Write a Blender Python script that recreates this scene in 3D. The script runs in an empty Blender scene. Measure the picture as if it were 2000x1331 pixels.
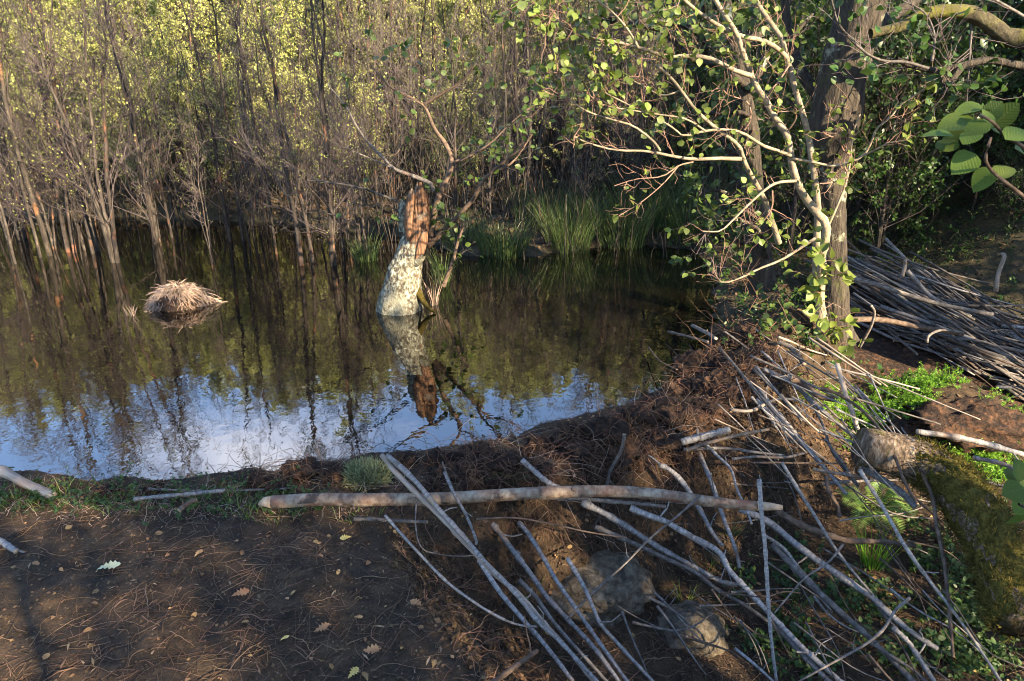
import bpy, math
import numpy as np
from math import radians, sin, cos, tan, pi

S = bpy.context.scene
# ------------------------------------------------------------------ camera, sky, sun, exposure
CAM = np.array([0.0, 0.0, 1.8]); TH = radians(20.0); FPX = 24.0 / 36.0 * 2000.0
cd = bpy.data.cameras.new('camera'); cd.lens = 24; cd.sensor_width = 36; cd.clip_start = .05; cd.clip_end = 2000
cd.dof.use_dof = True; cd.dof.focus_distance = 5.0; cd.dof.aperture_fstop = 9.0
co = bpy.data.objects.new('camera', cd); S.collection.objects.link(co)
co.location = CAM; co.rotation_euler = (radians(90) - TH, 0, 0); S.camera = co

SUN_AZ, SUN_EL = radians(138), radians(25)
SUN = np.array([sin(SUN_AZ) * cos(SUN_EL), cos(SUN_AZ) * cos(SUN_EL), sin(SUN_EL)])
world = bpy.data.worlds.new('World'); S.world = world; world.use_nodes = True
wn = world.node_tree; wn.nodes.clear()
sky = wn.nodes.new('ShaderNodeTexSky'); sky.sky_type = 'NISHITA'; sky.sun_disc = False
sky.sun_elevation = SUN_EL; sky.sun_rotation = SUN_AZ; sky.air_density = 1.0; sky.dust_density = .15; sky.ozone_density = 3.2
bg = wn.nodes.new('ShaderNodeBackground'); bg.inputs['Strength'].default_value = .11
wo = wn.nodes.new('ShaderNodeOutputWorld')
tc = wn.nodes.new('ShaderNodeTexCoord'); cl = wn.nodes.new('ShaderNodeTexNoise')
mp = wn.nodes.new('ShaderNodeMapping'); mp.inputs['Scale'].default_value = (1.0, 1.0, 2.0); mp.inputs['Location'].default_value = (.18, .13, -.35)
cl.inputs['Scale'].default_value = 1.7; cl.inputs['Detail'].default_value = 7; cl.inputs['Roughness'].default_value = .55
cr = wn.nodes.new('ShaderNodeValToRGB'); cr.color_ramp.elements[0].position = .605; cr.color_ramp.elements[1].position = .74
cm = wn.nodes.new('ShaderNodeMixRGB'); cm.inputs['Color2'].default_value = (6.0, 6.1, 6.9, 1)
wl = wn.links.new
wl(tc.outputs['Generated'], mp.inputs['Vector']); wl(mp.outputs['Vector'], cl.inputs['Vector']); wl(cl.outputs['Fac'], cr.inputs['Fac'])
wl(cr.outputs['Color'], cm.inputs['Fac']); sg = wn.nodes.new('ShaderNodeMixRGB'); sg.blend_type = 'MULTIPLY'; sg.inputs['Fac'].default_value = 1; sg.inputs['Color2'].default_value = (1.09, 1.0, 1.0, 1)
wl(sky.outputs['Color'], sg.inputs['Color1']); wl(sg.outputs['Color'], cm.inputs['Color1']); wl(cm.outputs['Color'], bg.inputs['Color']); wl(bg.outputs['Background'], wo.inputs['Surface'])

sl = bpy.data.lights.new('sun', 'SUN'); sl.energy = 5.0; sl.angle = radians(.5); sl.color = (1.0, .81, .56)
so = bpy.data.objects.new('sun', sl); S.collection.objects.link(so); so.location = (8, -9, 9)
from mathutils import Vector
so.rotation_euler = Vector(SUN).to_track_quat('Z', 'Y').to_euler()
vs = S.view_settings; vs.view_transform = 'Standard'; vs.look = 'None'; vs.gamma = 1; vs.use_curve_mapping = False
vs.exposure = 2.45
S.cycles.max_bounces = 8; S.cycles.diffuse_bounces = 3; S.cycles.glossy_bounces = 3; S.cycles.transmission_bounces = 3
S.cycles.caustics_reflective = False; S.cycles.caustics_refractive = False; S.cycles.use_denoising = True
S.cycles.sample_clamp_indirect = 8; S.cycles.filter_width = 1.0

# ------------------------------------------------------------------ small maths
R = np.random.default_rng
def ray(px, py):
    xn = (px - 1000) / FPX; yn = (665.5 - py) / FPX
    return np.array([xn, cos(TH) + yn * sin(TH), -sin(TH) + yn * cos(TH)])     # unit depth along the lens axis
def at(px, py, z): d = ray(px, py); return CAM + d * ((z - CAM[2]) / d[2])      # point of the ray at height z
def aty(px, py, y): d = ray(px, py); return CAM + d * (y / d[1])                # point of the ray at distance y
def depth(p): return (p[1]) * cos(TH) - (p[2] - CAM[2]) * sin(TH)
def sst(a, b, x): t = np.clip((x - a) / (b - a), 0, 1); return t * t * (3 - 2 * t)
def nrm(v): return v / np.maximum(np.linalg.norm(v, axis=-1, keepdims=True), 1e-9)
def hsh(i, j, s):
    v = np.sin(i * 127.1 + j * 311.7 + s * 74.7) * 43758.5453
    return v - np.floor(v)
def vnoise(x, y, s=0):
    i = np.floor(x); j = np.floor(y); f = x - i; g = y - j
    f = f * f * (3 - 2 * f); g = g * g * (3 - 2 * g)
    a = hsh(i, j, s); b = hsh(i + 1, j, s); c = hsh(i, j + 1, s); d = hsh(i + 1, j + 1, s)
    return (a + (b - a) * f + (c - a) * g + (a - b - c + d) * f * g) * 2 - 1
def fbm(x, y, s=0, o=4):
    r = 0; a = 1.0; n = 0
    for k in range(o):
        r = r + a * vnoise(x * 2 ** k, y * 2 ** k, s + k * 3.3); n += a; a *= .5
    return r / n
def spline(pts, n):
    P = np.asarray(pts, float); P = np.vstack([2 * P[0] - P[1], P, 2 * P[-1] - P[-2]])
    m = len(P) - 3; t = np.linspace(0, m - 1e-6, n); k = t.astype(int); u = (t - k)[:, None]
    a, b, c, d = P[k], P[k + 1], P[k + 2], P[k + 3]
    return .5 * ((2 * b) + (c - a) * u + (2 * a - 5 * b + 4 * c - d) * u ** 2 + (3 * b - a - 3 * c + d) * u ** 3)
def perp(T, rng):
    v = rng.normal(size=T.shape); v -= (v * T).sum(-1, keepdims=True) * T
    return nrm(v)

# ------------------------------------------------------------------ meshes
class MB:
    def __init__(s): s.V = []; s.F = []; s.n = 0
    def add(s, V, F, uv=None, rnd=None, mi=0):
        V = np.asarray(V, float).reshape(-1, 3); F = np.asarray(F, np.int64)
        s.V.append((V, np.zeros(len(V)) if rnd is None else np.broadcast_to(rnd, (len(V),))))
        s.F.append((F + s.n, uv, mi)); s.n += len(V); return s
    def tubes(s, P, Rr, sides=5, cap=False, mi=0, capmi=None, rng=None, rough=0, rnd=None):
        P = np.asarray(P, float); Rr = np.asarray(Rr, float)
        if P.ndim == 2: P = P[None]; Rr = np.broadcast_to(Rr, P.shape[:2])
        Rr = np.broadcast_to(Rr, P.shape[:2])
        M, N, _ = P.shape
        T = nrm(np.gradient(P, axis=1)); mean = nrm(P[:, -1] - P[:, 0])
        ref = np.where(np.abs(mean[:, 2:3]) < .8, [[0, 0, 1.]], [[1., 0, 0]])
        A = nrm(np.cross(T, ref[:, None, :])); B = np.cross(T, A)
        th = np.arange(sides) / sides * 2 * pi
        rad = Rr[:, :, None] * np.ones(sides)
        if rough: rad = rad * (1 + rough * (rng or R(1)).uniform(-1, 1, rad.shape))
        V = P[:, :, None] + rad[..., None] * (np.cos(th)[:, None] * A[:, :, None] + np.sin(th)[:, None] * B[:, :, None])
        m, k, q = np.meshgrid(np.arange(M), np.arange(N - 1), np.arange(sides), indexing='ij')
        q2 = (q + 1) % sides; b = m * N * sides
        F = np.stack([b + k * sides + q, b + k * sides + q2, b + (k + 1) * sides + q2, b + (k + 1) * sides + q], -1).reshape(-1, 4)
        L = np.concatenate([np.zeros((M, 1)), np.cumsum(np.linalg.norm(np.diff(P, axis=1), axis=-1), 1)], 1)
        off = np.arange(M)[:, None] * 1.37
        L = L + off
        c = 2 * pi * np.maximum(Rr.mean(1), .001)[:, None, None]
        u0 = q / sides * c; u1 = (q + 1) / sides * c; v0 = L[m, k]; v1 = L[m, k + 1]
        uv = np.stack([np.stack([u0, v0], -1), np.stack([u1, v0], -1), np.stack([u1, v1], -1), np.stack([u0, v1], -1)], 3).reshape(-1, 2)
        base = s.n
        s.add(V.reshape(-1, 3), F, uv, None if rnd is None else np.repeat(rnd, N * sides), mi)
        if cap:
            bi = (np.arange(M) * N * sides)[:, None]
            c0 = bi + np.arange(sides)[::-1]; c1 = bi + (N - 1) * sides + np.arange(sides)
            Fc = np.concatenate([c0, c1]) + base
            s.F.append((Fc, np.tile(np.stack([np.cos(th), np.sin(th)], -1) * .02, (2 * M, 1)), mi if capmi is None else capmi))
        return s
    def leaves(s, P, D, Nn, size, tmpl, rng, rnd=None, mi=0):
        TV, TF = tmpl; P = np.asarray(P, float); M = len(P)
        X = nrm(D); Y = nrm(np.cross(Nn, X)); Z = np.cross(X, Y)
        sz = np.broadcast_to(size, (M,))[:, None, None]
        V = P[:, None] + sz * (TV[None, :, :1] * X[:, None] + TV[None, :, 1:2] * Y[:, None] + TV[None, :, 2:] * Z[:, None])
        K = len(TV); r = rng.uniform(size=M) if rnd is None else rnd
        b = s.n
        V = V.reshape(-1, 3); s.V.append((V, np.repeat(r, K))); s.n += len(V)
        for f in TF:
            f = np.asarray(f); F = (np.arange(M) * K)[:, None, None] + f[None]
            uvt = TV[f.ravel()][:, :2]
            s.F.append((F.reshape(-1, f.shape[1]) + b, np.tile(uvt, (M, 1)), mi))
        return s
    def ribbons(s, P, W, side, mi=0, rnd=None):
        P = np.asarray(P, float); M, N, _ = P.shape
        W = np.broadcast_to(W, (M, N))[..., None]; side = np.broadcast_to(side[:, None], P.shape)
        V = np.stack([P - side * W, P + side * W], 2)
        m, k = np.meshgrid(np.arange(M), np.arange(N - 1), indexing='ij'); b = m * N * 2 + k * 2
        F = np.stack([b, b + 1, b + 3, b + 2], -1).reshape(-1, 4)
        s.add(V.reshape(-1, 3), F, None, None if rnd is None else np.repeat(rnd, N * 2), mi)
        return s
    def mesh(s, name, mats, org=(0, 0, 0), smooth=True):
        me = bpy.data.meshes.new(name)
        V = np.concatenate([v for v, _ in s.V]) - np.asarray(org); rn = np.concatenate([r for _, r in s.V])
        me.vertices.add(len(V)); me.vertices.foreach_set('co', V.astype(np.float32).ravel())
        lo = np.concatenate([f.ravel() for f, _, _ in s.F]); ln = np.concatenate([np.full(len(f), f.shape[1]) for f, _, _ in s.F])
        me.loops.add(len(lo)); me.loops.foreach_set('vertex_index', lo.astype(np.int32))
        me.polygons.add(len(ln)); me.polygons.foreach_set('loop_start', (np.cumsum(ln) - ln).astype(np.int32))
        me.polygons.foreach_set('material_index', np.concatenate([np.full(len(f), mi) for f, _, mi in s.F]).astype(np.int32))
        me.polygons.foreach_set('use_smooth', np.full(len(ln), smooth))
        uv = np.concatenate([np.zeros((f.size, 2)) if u is None else np.asarray(u).reshape(-1, 2) for f, u, _ in s.F])
        ul = me.uv_layers.new(name='uv'); ul.data.foreach_set('uv', uv.astype(np.float32).ravel())
        if rn.any():
            a = me.attributes.new('rnd', 'FLOAT', 'POINT'); a.data.foreach_set('value', rn.astype(np.float32))
        for m_ in (mats if isinstance(mats, (list, tuple)) else [mats]): me.materials.append(m_)
        me.update(calc_edges=True)
        return me

COL = S.collection.objects.link
def link(name, me, parent=None, loc=(0, 0, 0)):
    o = bpy.data.objects.new(name, me); COL(o); o.location = loc
    if parent is not None: o.parent = parent
    return o
def tag(o, label=None, cat=None, group=None, kind=None):
    if label: o['label'] = label
    if cat: o['category'] = cat
    if group: o['group'] = group
    if kind: o['kind'] = kind
    return o
def thing(name, label, cat, loc, group=None):
    return tag(link(name, None, None, loc), label, cat, group)
def part(name, mb, mats, parent, kind=None, label=None, smooth=True):           # vertices given in world space
    org = np.array(parent.location)
    if parent.parent is not None: org = org + np.array(parent.parent.location)
    o = link(name, mb.mesh(name, mats, org, smooth), parent)
    return tag(o, label, None, None, kind)
def solo(name, mb, mats, org, label, cat, group=None, smooth=True):              # a thing that is one mesh
    return tag(link(name, mb.mesh(name, mats, org, smooth), None, org), label, cat, group)
def dup(root, loc, rz=0, sc=1, label=None):
    r = root.copy(); COL(r); r.location = loc; r.rotation_euler = (0, 0, rz); r.scale = (sc,) * 3
    if label: r['label'] = label
    for ch in list(root.children):
        c = ch.copy(); COL(c); c.parent = r
        for g in list(ch.children):
            d = g.copy(); COL(d); d.parent = c
    return r

# ------------------------------------------------------------------ materials
def material(name, cols, scale=(8, 8, 8), coord='Object', detail=6, rough=.85, spec=.25, bump=.3, bdist=.01, bscale=None, patch=None,
             var=.25, hue=.0, trans=0, distort=0, world=False, tint=None, coat=0):
    m = bpy.data.materials.new(name); m.use_nodes = True; nt = m.node_tree; nt.nodes.clear(); N = nt.nodes.new; L = nt.links.new
    out = N('ShaderNodeOutputMaterial'); bs = N('ShaderNodeBsdfPrincipled')
    if world: src = N('ShaderNodeNewGeometry').outputs['Position']
    else: src = N('ShaderNodeTexCoord').outputs[coord]
    oi = N('ShaderNodeObjectInfo')
    mp = N('ShaderNodeMapping'); mp.inputs['Scale'].default_value = scale; L(src, mp.inputs['Vector'])
    ov = N('ShaderNodeVectorMath'); ov.operation = 'MULTIPLY_ADD'; ov.inputs[1].default_value = (1, 1, 1)
    cb = N('ShaderNodeCombineXYZ'); ml = N('ShaderNodeMath'); ml.operation = 'MULTIPLY'; ml.inputs[1].default_value = 0 if world else 37.0
    L(oi.outputs['Random'], ml.inputs[0]); L(ml.outputs[0], cb.inputs[0]); L(ml.outputs[0], cb.inputs[1])
    L(mp.outputs['Vector'], ov.inputs[0]); L(cb.outputs[0], ov.inputs[2])
    vec = ov.outputs[0]
    n = N('ShaderNodeTexNoise'); n.inputs['Scale'].default_value = 1; n.inputs['Detail'].default_value = detail; n.inputs['Roughness'].default_value = .62
    n.inputs['Distortion'].default_value = distort; L(vec, n.inputs['Vector'])
    rp = N('ShaderNodeValToRGB'); e = rp.color_ramp.elements
    while len(e) < len(cols): e.new(.5)
    for i, (p, c) in enumerate(cols): e[i].position = p; e[i].color = (*c, 1)
    L(n.outputs['Fac'], rp.inputs['Fac']); col = rp.outputs['Color']
    if patch:                                                        # (colour, scale, low, high[, world z range])
        for pc, ps, lo, hi in patch:
            pn = N('ShaderNodeTexNoise'); pn.inputs['Scale'].default_value = ps; pn.inputs['Detail'].default_value = 8; pn.inputs['Roughness'].default_value = .7
            po = N('ShaderNodeVectorMath'); po.operation = 'ADD'; L(src, po.inputs[0]); L(cb.outputs[0], po.inputs[1]); L(po.outputs[0], pn.inputs['Vector'])
            mr = N('ShaderNodeMapRange'); mr.inputs['From Min'].default_value = lo; mr.inputs['From Max'].default_value = hi; L(pn.outputs['Fac'], mr.inputs['Value'])
            mx = N('ShaderNodeMixRGB'); mx.inputs['Color2'].default_value = (*pc, 1); L(mr.outputs['Result'], mx.inputs['Fac']); L(col, mx.inputs['Color1']); col = mx.outputs['Color']
    at_ = N('ShaderNodeAttribute'); at_.attribute_name = 'rnd'
    ad = N('ShaderNodeMath'); ad.operation = 'ADD'; L(at_.outputs['Fac'], ad.inputs[0]); L(oi.outputs['Random'], ad.inputs[1])
    fr = N('ShaderNodeMath'); fr.operation = 'FRACT'; L(ad.outputs[0], fr.inputs[0])
    if tint:                                                         # second leaf colour reached by some of the pieces
        tr = N('ShaderNodeMapRange'); tr.inputs['From Min'].default_value = tint[1]; tr.inputs['From Max'].default_value = 1; L(fr.outputs[0], tr.inputs['Value'])
        mx = N('ShaderNodeMixRGB'); mx.inputs['Color2'].default_value = (*tint[0], 1); L(tr.outputs['Result'], mx.inputs['Fac']); L(col, mx.inputs['Color1']); col = mx.outputs['Color']
    hs = N('ShaderNodeHueSaturation'); vr = N('ShaderNodeMapRange'); vr.inputs['To Min'].default_value = 1 - var; vr.inputs['To Max'].default_value = 1 + var
    f2 = N('ShaderNodeMath'); f2.operation = 'MULTIPLY'; f2.inputs[1].default_value = 7.31; L(fr.outputs[0], f2.inputs[0])
    f3 = N('ShaderNodeMath'); f3.operation = 'FRACT'; L(f2.outputs[0], f3.inputs[0])
    L(f3.outputs[0], vr.inputs['Value']); L(vr.outputs['Result'], hs.inputs['Value']); L(col, hs.inputs['Color'])
    if hue:
        hr = N('ShaderNodeMapRange'); hr.inputs['To Min'].default_value = .5 - hue; hr.inputs['To Max'].default_value = .5 + hue
        L(fr.outputs[0], hr.inputs['Value']); L(hr.outputs['Result'], hs.inputs['Hue'])
    col = hs.outputs['Color']
    L(col, bs.inputs['Base Color']); bs.inputs['Roughness'].default_value = rough; bs.inputs['Specular IOR Level'].default_value = spec
    if bump:
        b = N('ShaderNodeBump'); b.inputs['Strength'].default_value = bump; b.inputs['Distance'].default_value = bdist
        if bscale:
            bn = N('ShaderNodeTexNoise'); bn.inputs['Scale'].default_value = bscale; bn.inputs['Detail'].default_value = 8; bn.inputs['Roughness'].default_value = .7
            L(src, bn.inputs['Vector']); L(bn.outputs['Fac'], b.inputs['Height'])
        else: L(n.outputs['Fac'], b.inputs['Height'])
        L(b.outputs['Normal'], bs.inputs['Normal'])
    if trans:
        t = N('ShaderNodeBsdfTranslucent'); L(col, t.inputs['Color']); mx = N('ShaderNodeMixShader'); mx.inputs['Fac'].default_value = trans
        L(bs.outputs[0], mx.inputs[1]); L(t.outputs[0], mx.inputs[2]); L(mx.outputs[0], out.inputs['Surface'])
    else: L(bs.outputs[0], out.inputs['Surface'])
    return m
M = {}
M['peat'] = material('peat', [(.3, (.013, .009, .0055)), (.5, (.040, .026, .014)), (.7, (.090, .056, .029))], (14, 14, 14), world=True, detail=10, bump=.9, bdist=.02, bscale=45, var=0,
                     patch=[((.080, .052, .030), 2.6, .52, .68), ((.010, .008, .007), 1.3, .55, .7), ((.13, .085, .05), 130, .57, .68), ((.008, .006, .005), 90, .58, .70)], rough=.9)
M['clod'] = material('clod', [(.32, (.008, .006, .005)), (.5, (.032, .019, .012)), (.66, (.10, .050, .025)), (.8, (.17, .09, .045))], (22, 22, 22), detail=10, bump=1, bdist=.04, var=.3, rough=.95)
M['fibre'] = material('fibre', [(.3, (.075, .040, .024)), (.7, (.15, .088, .052))], (6, 6, 6), bump=0, var=.6, hue=.02)
M['soil_fibre'] = material('soil_fibre', [(.3, (.085, .050, .030)), (.7, (.18, .115, .070))], (6, 6, 6), bump=0, var=.7, hue=.02)
M['crumb'] = material('crumb', [(.3, (.025, .016, .009)), (.7, (.12, .075, .04))], (6, 6, 6), bump=0, var=.7, hue=.02)
M['litter'] = material('litter', [(.3, (.16, .10, .06)), (.7, (.26, .18, .11))], (6, 6, 6), bump=0, var=.5, hue=.02)
M['far_ground'] = material('far_ground', [(.3, (.016, .014, .008)), (.5, (.04, .034, .017)), (.7, (.085, .058, .028))], (3, 3, 3), world=True, detail=9, bump=.8, bdist=.1, var=0)
M['sapling_bark'] = material('sapling_bark', [(.3, (.014, .011, .009)), (.5, (.036, .029, .023)), (.7, (.085, .07, .055))], (22, 22, 7), bump=.5, var=.4, hue=.012,
                             patch=[((.16, .075, .036), 2.6, .57, .66)])
M['twig'] = material('twig', [(.3, (.055, .042, .040)), (.7, (.11, .085, .080))], (4, 4, 4), bump=0, var=.4, hue=.015)
M['pole_bark'] = material('pole_bark', [(.28, (.045, .038, .034)), (.42, (.13, .12, .112)), (.58, (.225, .212, .20)), (.74, (.35, .335, .32))], (30, 90, 30), coord='UV', detail=5, bump=.35, bdist=.004, var=.22,
                          patch=[((.085, .066, .05), 11, .55, .65), ((.13, .085, .055), 3.5, .55, .68), ((.27, .20, .13), 2.3, .60, .63)], rough=.6, spec=.35)
M['grey_bark'] = material('grey_bark', [(.3, (.045, .038, .032)), (.5, (.10, .086, .074)), (.7, (.19, .17, .15))], (30, 40, 30), coord='UV', detail=6, bump=.4, bdist=.004, var=.35, rough=.75,
                          patch=[((.09, .055, .035), 6, .55, .68)])
M['brown_bark'] = material('brown_bark', [(.3, (.035, .024, .018)), (.5, (.085, .058, .040)), (.7, (.15, .105, .075))], (24, 30, 24), coord='UV', detail=7, bump=.6, bdist=.006, var=.25)
M['log_bark'] = material('log_bark', [(.3, (.045, .030, .022)), (.44, (.12, .078, .052)), (.58, (.20, .15, .105)), (.74, (.30, .25, .19))], (22, 30, 22), coord='UV', detail=9, bump=.7, bdist=.005, var=.05, rough=.6,
                         patch=[((.14, .068, .044), 4.5, .53, .64), ((.035, .026, .02), 6.5, .58, .63), ((.30, .26, .19), 3.6, .55, .66)])
M['cut_wood'] = material('cut_wood', [(.3, (.24, .165, .10)), (.7, (.42, .32, .22))], (40, 40, 40), bump=.3, bdist=.003, var=.15)
M['peeled'] = material('peeled', [(.3, (.14, .105, .08)), (.5, (.23, .185, .145)), (.7, (.33, .28, .23))], (40, 8, 40), coord='UV', bump=.2, bdist=.003, var=.15, rough=.55)
M['torn_wood'] = material('torn_wood', [(.3, (.04, .021, .013)), (.45, (.12, .060, .032)), (.6, (.21, .115, .062)), (.75, (.32, .22, .135))], (40, 40, 3.0), detail=8, bump=1, bdist=.03, var=.05, distort=0, patch=[((.15, .13, .10), 9, .54, .64), ((.045, .03, .02), 14, .60, .66)])
M['stump_bark'] = material('stump_bark', [(.34, (.02, .017, .013)), (.45, (.085, .075, .055)), (.55, (.22, .215, .16)), (.68, (.44, .45, .36))], (34, 34, 26), detail=9, bump=1, bdist=.03, var=0,
                           patch=[((.07, .062, .04), 9, .52, .66), ((.17, .165, .12), 3.5, .5, .6), ((.12, .065, .035), 5.5, .60, .66)])
M['alder_bark'] = material('alder_bark', [(.32, (.012, .010, .008)), (.46, (.042, .034, .026)), (.58, (.056, .045, .032)), (.74, (.09, .074, .052))], (30, 30, 6), detail=10, bump=1, bdist=.05, var=.05,
                           patch=[((.24, .25, .19), 2.4, .60, .64), ((.19, .19, .13), 9, .60, .68), ((.07, .08, .02), 3.1, .60, .72)])
M['pale_bark'] = material('pale_bark', [(.3, (.11, .085, .058)), (.5, (.21, .17, .115)), (.7, (.31, .26, .185))], (24, 24, 24), detail=7, bump=.4, bdist=.005, var=.12,
                          patch=[((.16, .16, .09), 9, .56, .68)])
M['red_twig'] = material('red_twig', [(.3, (.17, .095, .065)), (.7, (.27, .17, .12))], (8, 8, 8), bump=0, var=.2)
M['moss_limb'] = material('moss_limb', [(.3, (.025, .020, .014)), (.5, (.055, .047, .028)), (.7, (.10, .09, .05))], (22, 22, 22), detail=8, bump=1, bdist=.02, var=.05, patch=[((.10, .095, .02), 3, .5, .62), ((.22, .23, .17), 6, .62, .68)], rough=1)
M['moss'] = material('moss', [(.3, (.028, .023, .007)), (.5, (.085, .070, .017)), (.72, (.17, .135, .035))], (26, 26, 26), detail=8, bump=1, bdist=.03, var=.25, hue=.02, rough=1, spec=.05)
M['mossy_wood'] = material('mossy_wood', [(.34, (.03, .022, .015)), (.48, (.10, .07, .045)), (.6, (.20, .155, .11)), (.72, (.33, .28, .22))], (40, 40, 14), detail=10, bump=1, bdist=.03, var=0,
                           patch=[((.075, .065, .015), 7, .54, .62)])
M['pale_moss'] = material('pale_moss', [(.3, (.16, .17, .07)), (.7, (.30, .31, .15))], (26, 26, 26), bump=0, var=.35, trans=.2)
M['rock'] = material('rock', [(.32, (.06, .047, .032)), (.47, (.135, .108, .073)), (.6, (.205, .17, .12)), (.74, (.29, .25, .19))], (34, 34, 34), detail=12, bump=1, bdist=.025, var=.05, bscale=70,
                     patch=[((.06, .052, .042), 5, .55, .64), ((.26, .235, .18), 7, .62, .7)])
def leafmat(name, a, b, **k): return material(name, [(.35, a), (.65, b)], (30, 30, 30), bump=0, detail=2, **{**dict(var=.35, hue=.015, trans=.38, rough=.42, spec=.4), **k})
M['leaf_speck'] = leafmat('leaf_speck', (.16, .185, .045), (.23, .25, .065), tint=((.29, .28, .09), .65), rough=.6)
M['leaf_alder'] = leafmat('leaf_alder', (.048, .085, .016), (.075, .12, .024), tint=((.13, .16, .035), .65))
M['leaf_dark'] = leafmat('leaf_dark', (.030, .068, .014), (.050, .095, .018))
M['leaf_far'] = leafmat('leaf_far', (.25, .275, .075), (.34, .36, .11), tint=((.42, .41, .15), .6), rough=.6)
M['leaf_bright'] = leafmat('leaf_bright', (.10, .145, .025), (.15, .20, .036), tint=((.21, .24, .05), .6))
M['leaf_near'] = leafmat('leaf_near', (.075, .125, .022), (.10, .16, .032), tint=((.16, .19, .045), .6), spec=.12, rough=.5)
M['leaf_sprig'] = leafmat('leaf_sprig', (.045, .088, .020), (.07, .12, .028), rough=.5)
M['fern'] = leafmat('fern', (.16, .27, .05), (.23, .35, .085))
M['grass'] = leafmat('grass', (.10, .17, .025), (.16, .24, .04), tint=((.24, .23, .08), .55))
M['grass_bright'] = leafmat('grass_bright', (.12, .26, .02), (.17, .33, .03))
M['rush'] = leafmat('rush', (.050, .085, .024), (.078, .118, .034), tint=((.16, .16, .06), .7))
M['dry_grass'] = leafmat('dry_grass', (.25, .175, .125), (.36, .27, .20), trans=.15)
M['dead_leaf'] = leafmat('dead_leaf', (.30, .155, .055), (.38, .235, .095), trans=.2, rough=.6)
M['litter_leaf'] = leafmat('litter_leaf', (.06, .036, .018), (.12, .075, .038), trans=.1, rough=.7)
M['pale_leaf'] = leafmat('pale_leaf', (.33, .33, .19), (.40, .41, .24), trans=.15, rough=.5)
M['yellow_leaf'] = leafmat('yellow_leaf', (.42, .29, .07), (.52, .40, .13), trans=.1, hue=.004)

def veins(name, col, amt=.6):                                        # midrib and side veins in the leaf's own uv
    nt = M[name].node_tree; N = nt.nodes.new; L = nt.links.new; bs = next(n for n in nt.nodes if n.type == 'BSDF_PRINCIPLED'); src = bs.inputs['Base Color'].links[0].from_socket
    def mth(op, a, b=None):
        m = N('ShaderNodeMath'); m.operation = op
        for i, v in enumerate((a, b)):
            if v is None: continue
            if isinstance(v, (int, float)): m.inputs[i].default_value = v
            else: L(v, m.inputs[i])
        return m.outputs[0]
    t = N('ShaderNodeTexCoord'); sp = N('ShaderNodeSeparateXYZ'); L(t.outputs['UV'], sp.inputs[0]); ay = mth('ABSOLUTE', sp.outputs[1])
    rib = mth('LESS_THAN', ay, .013); f = mth('FRACT', mth('MULTIPLY', mth('SUBTRACT', sp.outputs[0], mth('MULTIPLY', ay, .8)), 9.0)); side = mth('LESS_THAN', f, .10)
    fac = mth('MULTIPLY', mth('MAXIMUM', rib, mth('MULTIPLY', side, .7)), amt)
    mx = N('ShaderNodeMixRGB'); mx.inputs['Color2'].default_value = (*col, 1); L(fac, mx.inputs['Fac']); L(src, mx.inputs['Color1']); L(mx.outputs['Color'], bs.inputs['Base Color'])
    b = N('ShaderNodeBump'); b.inputs['Strength'].default_value = .5; b.inputs['Distance'].default_value = .002; L(mth('ABSOLUTE', mth('SUBTRACT', f, .5)), b.inputs['Height']); L(b.outputs[0], bs.inputs['Normal'])
veins('leaf_near', (.13, .17, .06)); veins('leaf_alder', (.13, .17, .06), .4); veins('leaf_bright', (.2, .24, .09), .4)
# leaf shapes: x along the leaf, y across, z up
def oval(n=4, w=.40, fold=.10, curl=-.10, tip=1.0):
    x = np.linspace(0, 1, n + 2); ww = w * np.sin(pi * x ** .8) ** .75
    V = [(xx, 0, curl * xx * xx * 1.4) for xx in x]
    F = []
    Ls = []
    for sgn in (1, -1):
        ids = []
        for i in range(1, n + 1): ids.append(len(V)); V.append((x[i], sgn * ww[i], fold * ww[i] / w + curl * x[i] ** 2 * 1.4))
        Ls.append(ids)
    tri, quad = [], []
    for sgn, ids in zip((1, -1), Ls):
        t = [(0, 1, ids[0]), (n, n + 1, ids[-1])]; q = [(i, i + 1, ids[i], ids[i - 1]) for i in range(1, n)]
        if sgn < 0: t = [a[::-1] for a in t]; q = [a[::-1] for a in q]
        tri += t; quad += q
    return np.array(V), [f for f in (tri, quad) if f]
T_FAR = (np.array([(0, 0, 0), (.5, .38, .08), (1, 0, -.05), (.5, -.38, .08)]), [[(0, 2, 1), (0, 3, 2)]])
T_ALDER = oval(3, .43, .10, -.12); T_NEAR = oval(6, .44, .09, -.13); T_OVAL = oval(3, .30, .08, -.12); T_SLIM = oval(1, .10, .03, -.1)
def oak():
    xs = [0, .12, .2, .3, .38, .48, .56, .66, .74, .84, .92, 1]; ws = [.02, .05, .12, .07, .22, .11, .30, .16, .28, .14, .14, .0]
    V = [(x, 0, .05 * sin(x * 5)) for x in xs]; n = len(xs)
    for s_ in (1, -1): V += [(x, s_ * w, .05 * sin(x * 5) + .16 * w * (1 + .4 * s_)) for x, w in zip(xs, ws)]
    Q = [(i, i + 1, n + i + 1, n + i) for i in range(n - 1)] + [(i + 1, i, 2 * n + i, 2 * n + i + 1) for i in range(n - 1)]
    return np.array(V), [Q]
T_OAK = oak()

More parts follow.
